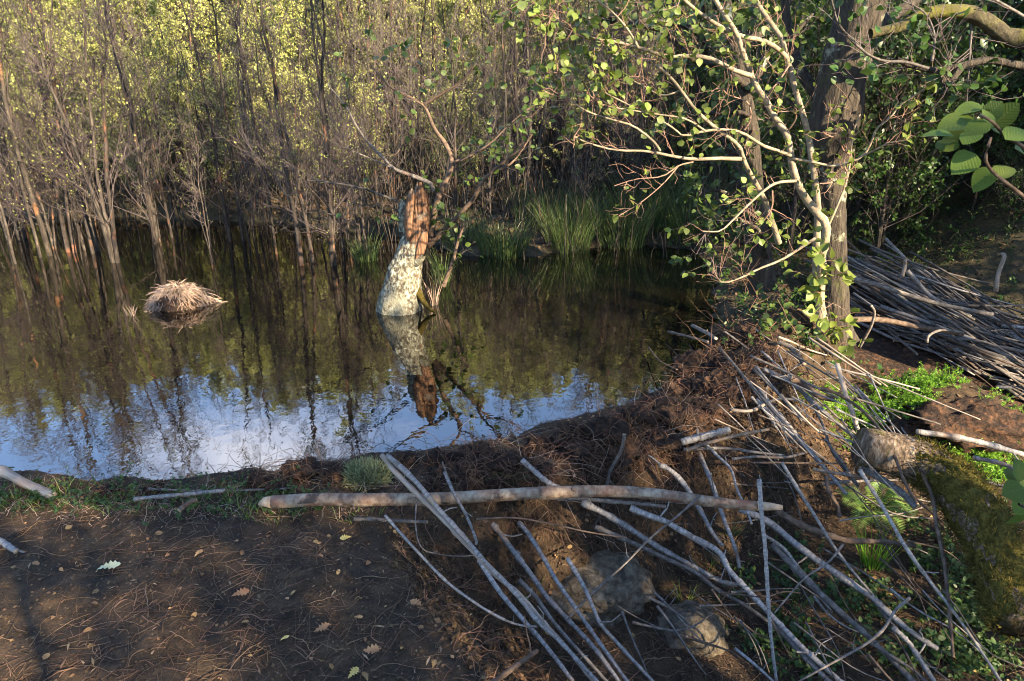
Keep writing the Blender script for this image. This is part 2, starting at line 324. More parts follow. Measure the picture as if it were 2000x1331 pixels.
# ------------------------------------------------------------------ terrain
edge_px = [(0, 925), (150, 942), (330, 950), (450, 938), (560, 922), (680, 905), (800, 896), (870, 884), (1000, 852), (1100, 824), (1210, 794), (1335, 742), (1395, 660), (1398, 560), (1365, 490),
           (1250, 476), (1120, 488), (1040, 500), (900, 500), (830, 468), (700, 452), (560, 436), (400, 428), (200, 424), (0, 420)]
POND = np.array([(-16, 4.2), (-7, 3.6)] + [tuple(at(x, y, 0)[:2]) for x, y in edge_px] + [(-16, 12)])
def pond_sd(x, y):
    x = np.asarray(x, float); y = np.asarray(y, float); d = np.full(x.shape, 1e9); ins = np.zeros(x.shape, bool)
    n = len(POND)
    for i in range(n):
        ax, ay = POND[i]; bx, by = POND[(i + 1) % n]; ex, ey = bx - ax, by - ay
        t = np.clip(((x - ax) * ex + (y - ay) * ey) / (ex * ex + ey * ey), 0, 1)
        d = np.minimum(d, np.hypot(x - ax - t * ex, y - ay - t * ey))
        c = ((ay > y) != (by > y)) & (x < (bx - ax) * (y - ay) / (by - ay + 1e-12) + ax); ins ^= c
    return np.where(ins, -d, d)
def ground(x, y, fine=True):
    x = np.asarray(x, float); y = np.asarray(y, float)
    sd = pond_sd(x, y) + .05 * vnoise(x * 7, y * 7, 5)
    near = sst(7.0, 5.5, y)                                           # camera side of the pond
    h = np.where(sd > 0, (.055 + .035 * sst(.2, -.6, x)) * sst(0, .12, sd), -.42 * sst(0, .9, -sd))
    land = sst(0, .15, sd)
    dam = np.exp(-((sd - .50) / .22) ** 2) * near * sst(-.75, .1, x)      # the mud bank
    h = h + .09 * dam + dam * .10 * fbm(x * 4, y * 4, 11)
    hollow = sst(.55, 1.05, sd) * sst(-.10, .52, x + (y - 1.6) * .62) * sst(5.0, 3.6, y - .15 * x)
    h = h - .50 * hollow
    h = h + .16 * sst(.8, .0, np.hypot(x - 2.2, y - 4.7)) + .42 * np.exp(-(((x - 2.95) / .55) ** 2 + ((y - 4.15) / .38) ** 2)) * land
    h = h + .20 * sst(1.9, 3.0, x) * sst(3.6, 2.2, y) * land
    h = h + (1.05 * sst(3.3, 6.2, x - .25 * (y - 6)) * sst(5.2, 8.0, y) + .55 * sst(4.2, 6, x)) * land
    h = h + sst(8.0, 26, y) * 1.1 * land + .21 * np.maximum(0, y - 28) * sst(28, 50, y) * sst(10, -8, x - y * .30)
    h = h - .55 * sst(4.40, 4.70, y - .06 * (x - 3)) * sst(6.6, 5.6, y) * sst(2.35, 2.8, x) * sst(6.5, 5, x)
    if fine: h = h + land * (.018 * fbm(x * 5, y * 5, 21) + .010 * fbm(x * 22, y * 22, 31)) + sst(7.5, 10, y) * land * .12 * fbm(x * 1.1, y * 1.1, 41)
    return h
def gz(x, y): return float(ground(np.array([x]), np.array([y]))[0])
def hit(px, py, zoff=0.0):                                            # where the line of sight meets the ground
    d = ray(px, py); t = np.concatenate([np.linspace(.8, 12, 900), np.linspace(12.05, 60, 600)])
    P = CAM + d[None] * t[:, None]; k = np.nonzero(P[:, 2] < ground(P[:, 0], P[:, 1]) + zoff)[0]
    return P[k[0]] if len(k) else P[-1]

gx = np.concatenate([-3 - np.geomspace(.04, 400, 70)[::-1], np.arange(-3, 5.0, .032), 5 + np.geomspace(.04, 400, 70)])
gy = np.concatenate([.5 - np.geomspace(.05, 60, 24)[::-1], np.arange(.5, 7.2, .03), 7.2 + np.geomspace(.04, 600, 110)])
GX, GY = np.meshgrid(gx, gy); GZ = ground(GX, GY)
nx, ny = len(gx), len(gy)
k, q = np.meshgrid(np.arange(ny - 1), np.arange(nx - 1), indexing='ij'); b = k * nx + q
GF = np.stack([b, b + 1, b + nx + 1, b + nx], -1).reshape(-1, 4)
cx = (GX[:-1, :-1] + GX[1:, 1:]) / 2; cy = (GY[:-1, :-1] + GY[1:, 1:]) / 2
fm = ((cy + .35 * vnoise(cx * 2, cy * 2, 3) > 5.6)).ravel()
mb = MB(); mb.V.append((np.stack([GX, GY, GZ], -1).reshape(-1, 3), np.zeros(nx * ny))); mb.n = nx * ny
mb.F += [(GF[~fm], None, 0), (GF[fm], None, 1)]
tag(link('ground', mb.mesh('ground', [M['peat'], M['far_ground']])), 'dark peaty ground with the mud dam round the pond', None, None, 'structure')

# water: one sheet ending under the banks
def offset_poly(P, d):
    n = len(P); out = []
    for i in range(n):
        a = P[(i - 1) % n]; b = P[i]; c = P[(i + 1) % n]
        t = nrm(nrm(b - a) + nrm(c - b)); nn = np.array([t[1], -t[0]]); out.append(b + nn * d)
    return np.array(out)
W = offset_poly(POND, .16)
if pond_sd(W[5:6, 0], W[5:6, 1])[0] < 0: W = offset_poly(POND, -.16)
wm = bpy.data.materials.new('water'); wm.use_nodes = True; nt = wm.node_tree; bs = nt.nodes['Principled BSDF']
bs.inputs['Base Color'].default_value = (.003, .0024, .0014, 1); bs.inputs['Roughness'].default_value = .012; bs.inputs['IOR'].default_value = 2.3
g = nt.nodes.new('ShaderNodeNewGeometry'); mp = nt.nodes.new('ShaderNodeMapping'); mp.inputs['Scale'].default_value = (1, .75, 1)
n1 = nt.nodes.new('ShaderNodeTexNoise'); n1.inputs['Scale'].default_value = 9; n1.inputs['Detail'].default_value = 3
n2 = nt.nodes.new('ShaderNodeTexNoise'); n2.inputs['Scale'].default_value = 1.3; n2.inputs['Detail'].default_value = 2
b1 = nt.nodes.new('ShaderNodeBump'); b1.inputs['Strength'].default_value = 1; b1.inputs['Distance'].default_value = .0011
b2 = nt.nodes.new('ShaderNodeBump'); b2.inputs['Strength'].default_value = 1; b2.inputs['Distance'].default_value = .0022
L = nt.links.new
L(g.outputs['Position'], mp.inputs['Vector']); L(mp.outputs[0], n1.inputs['Vector']); L(mp.outputs[0], n2.inputs['Vector'])
L(n1.outputs['Fac'], b1.inputs['Height']); L(n2.outputs['Fac'], b2.inputs['Height']); L(b2.outputs[0], b1.inputs['Normal']); L(b1.outputs[0], bs.inputs['Normal'])
mb = MB(); mb.add(np.c_[W, np.zeros(len(W))], np.arange(len(W))[None])
tag(link('water', mb.mesh('water', wm, smooth=False)), 'still dark pond water mirroring the bare trees and blue sky', None, None, 'structure')
# ------------------------------------------------------------------ trees across the pond
def pick(P, rng, m, lo=0.15, hi=1.0):
    """m random points along the polylines P (M,N,3): points, tangents, how far along, which"""
    Mn, N, _ = P.shape; i = rng.integers(0, Mn, m); t = rng.uniform(lo, hi, m) * (N - 1.001); k = t.astype(int); f = (t - k)[:, None]
    a = P[i, k]; b = P[i, k + 1]; return a + (b - a) * f, nrm(b - a), t / (N - 1), i
def grow(base, D, Ln, n, rng, up=.2, jit=.06):
    s = np.linspace(0, 1, n)[None, :, None]; Ln = np.broadcast_to(Ln, (len(base),))[:, None, None]
    j = np.cumsum(rng.normal(0, jit, (len(base), n, 3)), 1); j[:, 0] = 0
    return base[:, None] + Ln * (s * D[:, None] + up * s * s * np.array([0, 0, 1.]) + j * s)
def gen_tree(seed, H, r0, nb, n2, n3, spread=1.0, lean=.1, nleaf=0, lsize=.06, first=.12, tube=6, crownpow=.75, up=.35, ltm=T_FAR):
    rng = R(seed); N = 10
    z = np.linspace(0, 1, N); w = np.cumsum(rng.normal(0, .035 * H / 3, (N, 2)), 0) * z[:, None]
    tr = np.c_[w + np.outer(z, rng.normal(0, lean, 2)) * H, z * H - .45 * (z == 0)]
    rr = r0 * (1 - z) ** .8 + .006
    tm = MB().tubes(tr, rr, tube, rough=.08, rng=rng)
    t = rng.uniform(first, .98, nb); kk = (t * (N - 1.001)).astype(int); f = (t * (N - 1.001) - kk)[:, None]
    B = tr[kk] * (1 - f) + tr[kk + 1] * f
    az = rng.uniform(0, 2 * pi, nb); el = rng.uniform(.35, 1.15, nb); D = np.c_[np.cos(az) * np.cos(el), np.sin(az) * np.cos(el), np.sin(el)]
    L1 = spread * H * .27 * (1 - t * crownpow) * rng.uniform(.6, 1.2, nb)
    P1 = grow(B, D, L1, 6, rng, up); sc = H / 4
    w1 = np.linspace(1, .25, 6)[None] * np.maximum(.004, r0 * .32 * (1 - t))[:, None]
    tw = MB().tubes(P1, w1, 4)
    p, T, s, i = pick(P1, rng, n2, .2); D = nrm(T + .9 * perp(T, rng)); L2 = L1[i] * .5 * rng.uniform(.5, 1.1, n2)
    P2 = grow(p, D, L2, 5, rng, .25); tw.tubes(P2, np.linspace(.0042, .002, 5)[None] * sc ** .5 * np.ones((n2, 1)), 3)
    p, T, s, i = pick(P2, rng, n3, .2); D = nrm(T + .9 * perp(T, rng)); L3 = np.maximum(L2[i] * .55, .10 * sc) * rng.uniform(.6, 1.2, n3)
    P3 = grow(p, D, L3, 4, rng, .2); tw.tubes(P3, np.linspace(.0028, .0015, 4)[None] * sc ** .5 * np.ones((n3, 1)), 3)
    lm = None
    if nleaf:
        p, T, s, i = pick(P3, rng, nleaf, .1); D = nrm(T * .3 + rng.normal(size=(nleaf, 3)) + [0, 0, -.1]); Nn = nrm(rng.normal(size=(nleaf, 3)) + [0, 0, .8])
        lm = MB().leaves(p + D * .01, D, Nn, lsize * rng.uniform(.6, 1.25, nleaf), ltm, rng)
    return tm, tw, lm
def tree_proto(seed, name, bark, leafm, twm='twig', **k):
    tm, tw, lm = gen_tree(seed, **k)
    r = link(name, None); tag(r, None, 'tree')
    link('trunk', tm.mesh('trunk', M[bark]), r)
    tag(link('twigs', tw.mesh('twigs', M[twm]), r), kind='stuff')
    if lm: tag(link('leaves', lm.mesh('leaves', M[leafm]), r), kind='stuff')
    return r
used = set()
def place(root, x, y, rz, sc, label, group, zoff=0, z=None):
    loc = (x, y, (gz(x, y) if z is None else z) + zoff)
    if root.name not in used:
        used.add(root.name); o = root; o.location = loc; o.rotation_euler = (0, 0, rz); o.scale = (sc,) * 3
    else: o = dup(root, loc, rz, sc)
    o['label'] = label; o['group'] = group
    return o

rng = R(7)
bare = [tree_proto(100 + i, 'bare_tree', 'sapling_bark', 'leaf_speck', H=rng.uniform(3.6, 5.2), r0=rng.uniform(.020, .036), nb=28, n2=130, n3=300, spread=rng.uniform(.8, 1.25), lean=.055,
                   nleaf=[60, 240, 120, 420][i % 4], lsize=.036, first=.12) for i in range(10)]
slim = [tree_proto(200 + i, 'slender_tree', 'sapling_bark', 'leaf_speck', H=rng.uniform(3.8, 5.6), r0=rng.uniform(.014, .024), nb=16, n2=70, n3=160, spread=.6, lean=.045, nleaf=[60, 240, 400][i % 3], lsize=.036, first=.25) for i in range(6)]
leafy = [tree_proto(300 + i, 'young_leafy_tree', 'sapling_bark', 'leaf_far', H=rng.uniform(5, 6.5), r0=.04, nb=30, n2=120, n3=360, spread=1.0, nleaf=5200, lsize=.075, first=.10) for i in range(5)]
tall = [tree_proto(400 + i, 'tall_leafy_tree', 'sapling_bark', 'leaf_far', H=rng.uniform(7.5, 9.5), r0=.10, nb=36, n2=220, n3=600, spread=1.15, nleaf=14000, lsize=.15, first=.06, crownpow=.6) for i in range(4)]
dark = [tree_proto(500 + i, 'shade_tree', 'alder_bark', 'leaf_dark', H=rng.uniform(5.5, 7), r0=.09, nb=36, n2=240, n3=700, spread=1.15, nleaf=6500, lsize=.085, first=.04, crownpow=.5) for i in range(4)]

under = [tree_proto(650 + i, 'undergrowth_shrub', 'sapling_bark', 'leaf_far', H=2.4, r0=.02, nb=40, n2=200, n3=500, spread=1.7, nleaf=2600, lsize=.06, first=.02, crownpow=.4) for i in range(3)]
def where(x, y):
    u = 1000 + FPX * x / (y * cos(TH) + .6); return ('at the far left' if u < 90 else 'behind the leftmost clumps' if u < 230 else 'behind the dry grass tussock' if u < 430 else 'left of the dark bushy clump' if u < 560 else 'behind the dark bushy clump' if u < 690
        else 'behind the snapped stump' if u < 900 else 'behind the green rush clump' if u < 1060 else 'behind the tall rushes' if u < 1250 else 'behind the forked alder' if u < 1500 else 'behind the thick alder trunk' if u < 1700 else 'behind the stick pile' if u < 1880 else 'behind the right end of the stick pile')
def row(y, a, b): return 'standing in the water' if y < a else 'on the far bank' if y < b else 'deep in the thicket'
# front clumps standing in the water (base pixel of each, several stems)
clumps = [(110, 500, 4, 'cluster of bare stems rising from the water at the far left of the pond'), (238, 512, 3, 'reddish bare clump leaning over the water behind the dry grass tussock'),
          (175, 492, 3, 'dense brown bare clump between the two leftmost flooded clumps'), (622, 518, 4, 'dark bushy bare clump in the water left of the snapped stump'), (330, 476, 2, 'twin bare stems behind the dry grass tussock'),
          (20, 470, 3, 'bare stems at the left edge of the flooded thicket'), (470, 470, 2, 'pair of thin bare stems midway between tussock and stump'), (700, 486, 2, 'thin grey stems close behind the snapped stump')]
for ci, (px, py, n, lab) in enumerate(clumps):                         # one clump = one thing with several trunks
    p = at(px, py, 0); root = thing('bare_clump', lab, 'tree', (p[0], p[1], -.1), 'bare clumps standing in the pond')
    for k in range(n):
        a = rng.uniform(0, 6.3); rr = rng.uniform(.04, .22); src = bare[rng.integers(0, 10)]; rz = rng.uniform(0, 6.3); sc = rng.uniform(.62, .85)
        for ch in list(src.children):
            c = ch.copy(); COL(c); c.parent = root; c.location = (rr * cos(a), rr * sin(a), 0); c.rotation_euler = (0, 0, rz); c.scale = (sc,) * 3
LB = 'slender bare grey-brown tree in the flooded thicket across the pond'
cnt = 0
while cnt < 180:
    y = 7.3 + 9.5 * rng.uniform() ** 1.1; x = rng.uniform(-.80, .22) * (y + .8)
    sdv = float(pond_sd(np.array([x]), np.array([y]))[0])
    if x > .9 + .10 * y or (x > -1.6 and y < 8.6) or (y < 8.6 and rng.uniform() < .55): continue
    pr = bare[rng.integers(0, 10)] if rng.uniform() < .5 else slim[rng.integers(0, 6)]
    hmax = .44 * math.hypot(x, y) - 1.6; place(pr, x, y, rng.uniform(0, 6.3), min(1.15, hmax / 4.6 * rng.uniform(.75, 1.12) * (.88 if x < -.42 * y else 1)), f"{'bushy' if pr in bare else 'thin straight'} bare tree {row(y, 9.5, 12.5)} {where(x, y)}", 'bare trees of the flooded thicket', z=-.1 if sdv < 0 else None); cnt += 1
LS = 'slender bare tree on the rushy far bank behind the pond'
for k in range(34):
    y = rng.uniform(9.3, 17); x = rng.uniform(.0, .42) * y - .3
    if float(pond_sd(np.array([x]), np.array([y]))[0]) < .15: continue
    place((slim + bare)[rng.integers(0, 16)], x, y, rng.uniform(0, 6.3), rng.uniform(.7, 1.0), f"slender bare tree {'close to' if y < 11.5 else 'well back from'} the far waterline {where(x, y)}", 'bare trees on the far bank')
LL = 'young yellow-green tree with sparse small leaves behind the bare thicket'
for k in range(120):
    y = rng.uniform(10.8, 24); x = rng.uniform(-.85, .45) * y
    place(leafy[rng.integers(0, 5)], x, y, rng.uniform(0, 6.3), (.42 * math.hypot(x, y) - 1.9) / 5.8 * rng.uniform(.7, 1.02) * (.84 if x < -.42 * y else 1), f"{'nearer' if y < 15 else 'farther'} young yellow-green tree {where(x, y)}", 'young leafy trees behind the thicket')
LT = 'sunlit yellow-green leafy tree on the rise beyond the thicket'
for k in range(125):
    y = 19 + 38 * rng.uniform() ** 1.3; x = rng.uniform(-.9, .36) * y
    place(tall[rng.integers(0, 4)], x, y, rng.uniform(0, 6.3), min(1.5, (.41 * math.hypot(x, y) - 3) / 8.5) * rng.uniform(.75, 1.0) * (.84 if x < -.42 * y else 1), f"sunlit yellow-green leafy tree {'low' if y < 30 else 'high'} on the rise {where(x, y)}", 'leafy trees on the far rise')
LD = 'dark green leafy tree in shade behind the stick pile'
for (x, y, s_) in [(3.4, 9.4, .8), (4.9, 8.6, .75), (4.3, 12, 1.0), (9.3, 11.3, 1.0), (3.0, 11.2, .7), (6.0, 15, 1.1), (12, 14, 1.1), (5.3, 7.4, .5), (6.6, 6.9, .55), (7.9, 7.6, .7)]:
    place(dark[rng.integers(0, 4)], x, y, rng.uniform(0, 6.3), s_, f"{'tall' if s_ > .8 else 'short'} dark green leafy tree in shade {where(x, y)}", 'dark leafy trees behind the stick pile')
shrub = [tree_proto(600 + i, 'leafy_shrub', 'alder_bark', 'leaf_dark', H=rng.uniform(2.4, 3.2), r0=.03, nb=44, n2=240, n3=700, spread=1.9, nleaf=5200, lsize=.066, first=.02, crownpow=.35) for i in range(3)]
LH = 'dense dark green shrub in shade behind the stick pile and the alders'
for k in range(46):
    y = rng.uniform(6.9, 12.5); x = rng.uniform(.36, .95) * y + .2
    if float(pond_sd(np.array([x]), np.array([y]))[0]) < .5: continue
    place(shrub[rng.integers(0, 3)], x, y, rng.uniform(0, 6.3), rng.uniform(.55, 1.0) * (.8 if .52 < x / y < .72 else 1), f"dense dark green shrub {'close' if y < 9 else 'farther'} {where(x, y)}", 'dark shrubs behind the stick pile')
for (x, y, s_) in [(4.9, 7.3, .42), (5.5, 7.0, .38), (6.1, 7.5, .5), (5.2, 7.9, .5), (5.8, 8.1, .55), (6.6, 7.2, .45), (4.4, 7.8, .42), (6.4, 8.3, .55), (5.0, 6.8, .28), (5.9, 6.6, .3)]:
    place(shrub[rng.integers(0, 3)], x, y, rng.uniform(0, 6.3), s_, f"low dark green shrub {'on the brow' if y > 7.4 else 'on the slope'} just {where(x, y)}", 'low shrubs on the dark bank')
LU = 'low leafy undergrowth shrub between the trunks on the far bank'
for k in range(60):
    y = rng.uniform(10.5, 20); x = rng.uniform(-.85, .4) * y
    if float(pond_sd(np.array([x]), np.array([y]))[0]) < .3: continue
    o = place(under[rng.integers(0, 3)], x, y, rng.uniform(0, 6.3), rng.uniform(.4, .8), f"low yellowish undergrowth shrub {'near' if y < 14 else 'deep'} in the thicket {where(x, y)}", 'undergrowth shrubs on the far bank')
wood = [tree_proto(520 + i, 'woodland_tree', 'alder_bark', 'leaf_dark', H=rng.uniform(5.5, 7), r0=.09, nb=36, n2=200, n3=500, spread=1.15, nleaf=2800, lsize=.11, first=.04, crownpow=.5) for i in range(3)]
# the wood behind the viewer, whose crowns throw the shade on the bank
LW = 'leafy woodland tree standing behind the viewer on the bank'
shade_spots = [(2.2, -2.6, .66), (3.8, -2.9, .7), (5.4, -2.6, .48), (1.4, -4.4, .75), (3.2, -4.8, .75), (5.0, -4.6, .78), (6.8, -4.2, .74), (2.6, -6.8, .8), (4.6, -6.6, .82), (6.6, -6.4, .85), (8.6, -6.0, .85), (5.2, -.9, .52), (5.4, -4.4, 1.6), (11, -2.6, 1.45), (9.6, 2.0, .85), (11, .2, .95), (8.6, 3.8, .8), (7.3, 3.2, .62), (7.6, 1.4, .58), (10.5, 5.5, 1.0)]
for (x, y, s_) in shade_spots:
    place(wood[rng.integers(0, 3)] if y < 0 else dark[rng.integers(0, 4)], x, y, rng.uniform(0, 6.3), s_, LW, 'woodland trees behind the viewer', z=.1)
# ------------------------------------------------------------------ helpers for the near wood
LEAFMESH = {}
def leaf_meshes(key, tmpl, mat):
    if key not in LEAFMESH:
        out = []
        for i in range(4):
            TV, TF = tmpl; V = TV.copy(); V[:, 2] *= [1, 1.9, .3, -.6][i]; V[:, 1] *= [1, .92, 1.08, .96][i]; V[:, 2] += .05 * i * np.sin(V[:, 0] * 5) * V[:, 1]
            m = MB(); m.V.append((V, np.zeros(len(V)))); m.n = len(V); m.F = [(np.array(f), V[np.array(f).ravel()][:, :2], 0) for f in TF]
            out.append(m.mesh('leaf', M[mat]))
        LEAFMESH[key] = out
    return LEAFMESH[key]
from mathutils import Matrix
def leaf_obj(parent, P, D, Nn, size, meshes, rng):
    X = nrm(D); Y = nrm(np.cross(Nn, X)); Z = np.cross(X, Y); o = link('leaf', meshes[rng.integers(0, 4)], parent)
    p = np.array(P) - np.array(parent.location)
    o.matrix_local = Matrix(((X[0] * size, Y[0] * size, Z[0] * size, p[0]), (X[1] * size, Y[1] * size, Z[1] * size, p[1]), (X[2] * size, Y[2] * size, Z[2] * size, p[2]), (0, 0, 0, 1)))
    return o
def limb(pts, y0, y1, r0, r1, n=22, seed=0, wob=.012):
    """branch through the pixels at distances y0..y1; radii in pixels -> polyline, radii"""
    s = spline(pts, n); t = np.linspace(0, 1, n); y = y0 + (y1 - y0) * t + (np.cumsum(R(seed).normal(0, wob, n)) * t)
    P = np.array([aty(a, b, c) for (a, b), c in zip(s, y)]); rr = (r0 + (r1 - r0) * t ** .8) * depth(P.T) / FPX
    return P, rr
class Leafing:
    """collects twigs and leaves of one tree"""
    def __init__(s, seed): s.rng = R(seed); s.tw = MB(); s.L = []; s.br = []
    def side(s, P, n, ln=(.12, .35), lo=.25, leaves=3, size=(.045, .07), r=.0022, up=.25, sub=2):
        rng = s.rng; p, T, t, _ = pick(P[None], rng, n, lo)
        D = nrm(T * .7 + .8 * perp(T, rng) + [0, 0, up]); L = rng.uniform(*ln, n)
        Q = grow(p, D, L, 5, rng, .15, .09); s.tw.tubes(Q, np.linspace(r * 1.3, r * .6, 5), 4)
        if sub:
            p, T, t, _ = pick(Q, rng, n * sub, .35); D = nrm(T + .8 * perp(T, rng)); L2 = rng.uniform(.05, .14, n * sub)
            Q2 = grow(p, D, L2, 4, rng, .2, .12); s.tw.tubes(Q2, np.linspace(r * .8, r * .45, 4), 3)
            Q = [*Q, *Q2]
        if leaves:
            for q in Q:
                for k in range(rng.poisson(leaves)): s.leaf(q[-1] + (q[-2] - q[-1]) * rng.uniform(0, 1.2), nrm(q[-1] - q[-2]), size)
    def leaf(s, p, T, size):
        rng = s.rng; D = nrm(T * .6 + rng.normal(size=3) * .75 + np.array([0, 0, -.12])); Nn = nrm(rng.normal(size=3) * .55 + np.array([.15, -.25, .9]))
        s.L.append((p + D * .012, D, Nn, rng.uniform(*size)))
    def cluster(s, c, rad, n, size=(.045, .07), attach=None, r=.0025):
        rng = s.rng
        A = np.concatenate(s.br) if attach is None else attach
        a = A[np.argmin(np.linalg.norm(A - c, axis=1))]
        d = np.linalg.norm(c - a)
        Q = grow(a[None], nrm((c - a)[None]), np.array([d]), 7, rng, 0, .05)
        s.tw.tubes(Q, np.linspace(r * 1.6, r * .8, 7), 4)
        m = max(2, n // 3); p, T, t, _ = pick(Q, rng, m, .6); e = c + rng.normal(size=(m, 3)) * rad
        Q2 = grow(p, nrm(e - p), np.linalg.norm(e - p, axis=1), 5, rng, .05, .08); s.tw.tubes(Q2, np.linspace(r * .8, r * .45, 5), 3)
        for q in Q2:
            for k in range(3): s.leaf(q[-1] + (q[-2] - q[-1]) * rng.uniform(0, 1.5), nrm(q[-1] - q[-2]), size)
    def finish(s, root, twig, leafm, key, tmpl, nobj=300):
        if s.tw.n: part('twigs', s.tw, M[twig], root, 'stuff')
        s.L.sort(key=lambda a: -a[3] / depth(a[0]))
        inv = lambda p: (lambda q: abs((q[0]) / depth(q) * FPX) < 1010 and abs(((q[2] - CAM[2]) * cos(TH) + q[1] * sin(TH)) / depth(q) * FPX) < 680)(p)
        vis = [a for a in s.L if inv(a[0])]; near = vis[:nobj]; ids = set(map(id, near)); rest = [a for a in s.L if id(a) not in ids]
        ms = leaf_meshes(key, tmpl, leafm)
        for a in near: leaf_obj(root, *a, ms, s.rng)
        if rest:
            P, D, Nn, z = (np.array(v) for v in zip(*rest)); part('leaves', MB().leaves(P, D, Nn, z, tmpl, s.rng), M[leafm], root, 'stuff')
def c3(*uv): return [(1200 + u / 2.146, v / 2.146) for u, v in uv]

# big lichened alder on the dam
def rough_tube(pts_r, y0, y1, seed, sides=26, n=60, amp=.10, ridge=5, y_wob=.0):
    px = spline([(a, b) for a, b, r in pts_r], n); rad = np.interp(np.linspace(0, 1, n), np.linspace(0, 1, len(pts_r)), [r for _, _, r in pts_r]); ys = np.linspace(y0, y1, n)
    P = np.array([aty(a, b, c) for (a, b), c in zip(px, ys)]); rr = rad * depth(P.T) / FPX
    m = MB().tubes(P, rr, sides); V, rn = m.V[0]; V = V.reshape(n, sides, 3)
    th = np.arange(sides) / sides * 2 * pi; L = np.r_[0, np.cumsum(np.linalg.norm(np.diff(P, axis=0), axis=1))]
    cxx = np.cos(th)[None] * ridge * .5; sxx = np.sin(th)[None] * ridge * .5; ll = L[:, None]
    nz = fbm(cxx + 5 + seed, sxx + ll * 4.0, seed) + .6 * fbm(cxx * 3 + ll * 2, sxx * 3 - ll * 7, seed + 2)
    V = P[:, None] + (V - P[:, None]) * (1 + amp * nz)[..., None]
    m.V[0] = (V.reshape(-1, 3), rn); return m, P, rr
g0 = hit(1628, 650)
root = thing('alder_tree', 'thick dark lichen-spotted alder trunk standing on the dam behind the pale sapling', 'tree', aty(1628, 645, 4.85))
m, PA, _ = rough_tube([(1690, -160, 46), (1688, -60, 46), (1678, 20, 44), (1660, 90, 42), (1648, 150, 43), (1634, 215, 46), (1622, 262, 46), (1618, 320, 34), (1622, 390, 27), (1626, 460, 25), (1628, 540, 25), (1629, 600, 27), (1630, 640, 33), (1632, 668, 40)], 4.85, 4.9, 3, 56, 170, .13, 6)
part('trunk', m, M['alder_bark'], root)
A = Leafing(31)
for i, (pts, y0, y1, r0, r1) in enumerate([
        ([(1640, 215), (1600, 190), (1560, 130), (1540, 60), (1530, -20)], 4.9, 5.3, 14, 8), ([(1690, 60), (1760, 20), (1830, -30), (1900, -90)], 4.9, 5.6, 14, 6),
        ([(1690, -120), (1800, -240), (1960, -300)], 4.9, 4.2, 20, 5), ([(1690, -150), (1640, -330), (1600, -450)], 4.9, 4.6, 24, 6)]):
    P, rr = limb(pts, y0, y1, r0, r1, 18, i); part('branch', MB().tubes(P, rr, 8), M['alder_bark'], root); A.br.append(P)
    A.side(P, 16 if i > 1 else 8, (.2, .6), .2, 3, (.055, .085), up=.2, sub=4)
A.finish(root, 'twig', 'leaf_alder', 'alder_big', T_ALDER, 60)

# second alder, behind, two dark stems over the water's edge
root = thing('alder_tree', 'dark forked alder with lichened stems standing behind the pale sapling at the water edge', 'tree', aty(1490, 560, 6.0))
m, P1, _ = rough_tube([(1452, 180, 14), (1462, 250, 18), (1466, 320, 20), (1472, 400, 21), (1480, 480, 23), (1488, 540, 25), (1492, 580, 30)], 6.0, 6.0, 9, 30, 90, .14, 5)
part('trunk', m, M['alder_bark'], root)
B = Leafing(32)
for i, (pts, y0, y1, r0, r1) in enumerate([
        (c3((590, 400), (500, 320), (420, 270), (330, 250), (200, 130), (60, 100), (-60, 60)), 6.0, 5.2, 9, 4), (c3((560, 420), (520, 250), (480, 120), (470, -20)), 6.0, 6.3, 13, 8),
        (c3((380, 220), (375, 170), (300, 110), (150, 90), (0, 95), (-140, 70)), 5.8, 5.1, 8, 3), (c3((510, 180), (600, 150), (700, 60), (760, -30)), 6.1, 6.4, 8, 4),
        (c3((580, 380), (640, 240), (720, 180), (830, 60)), 6.0, 6.5, 8, 3), (c3((600, 500), (520, 470), (440, 480), (340, 470)), 6.0, 5.6, 5, 2), (c3((620, 1050), (560, 880), (440, 800), (340, 820)), 6.0, 5.5, 6, 2),
        (c3((640, 1080), (600, 960), (480, 920), (380, 980)), 5.9, 5.4, 5, 2), (c3((600, 700), (500, 640), (420, 600)), 6, 5.7, 5, 2)]):
    P, rr = limb(pts, y0, y1, r0, r1, 20, 40 + i); part('branch', MB().tubes(P, rr, 7, rough=.1), M['alder_bark'], root); B.br.append(P)
    B.side(P, 12, (.12, .40), .15, 2.2, (.045, .068), sub=3)
for (px, py, y, n) in [(1370, 470, 5.5, 16), (1400, 435, 5.5, 18), (1420, 500, 5.6, 16), (1385, 525, 5.4, 14), (1440, 430, 5.7, 14), (1460, 470, 5.7, 14), (1400, 395, 5.6, 10), (1360, 500, 5.4, 10), (1525, 60, 6.2, 16), (1560, 100, 6.3, 16), (1450, 60, 6.0, 14),
                       (1390, 90, 5.5, 14), (1500, 150, 6.2, 14), (1420, 200, 5.9, 10), (1360, 60, 5.4, 12), (1310, 40, 5.3, 12), (1510, 240, 6.1, 10)]:
    B.cluster(aty(px, py, y), .11, n, (.045, .065))
B.finish(root, 'twig', 'leaf_alder', 'alder', T_ALDER, 200)

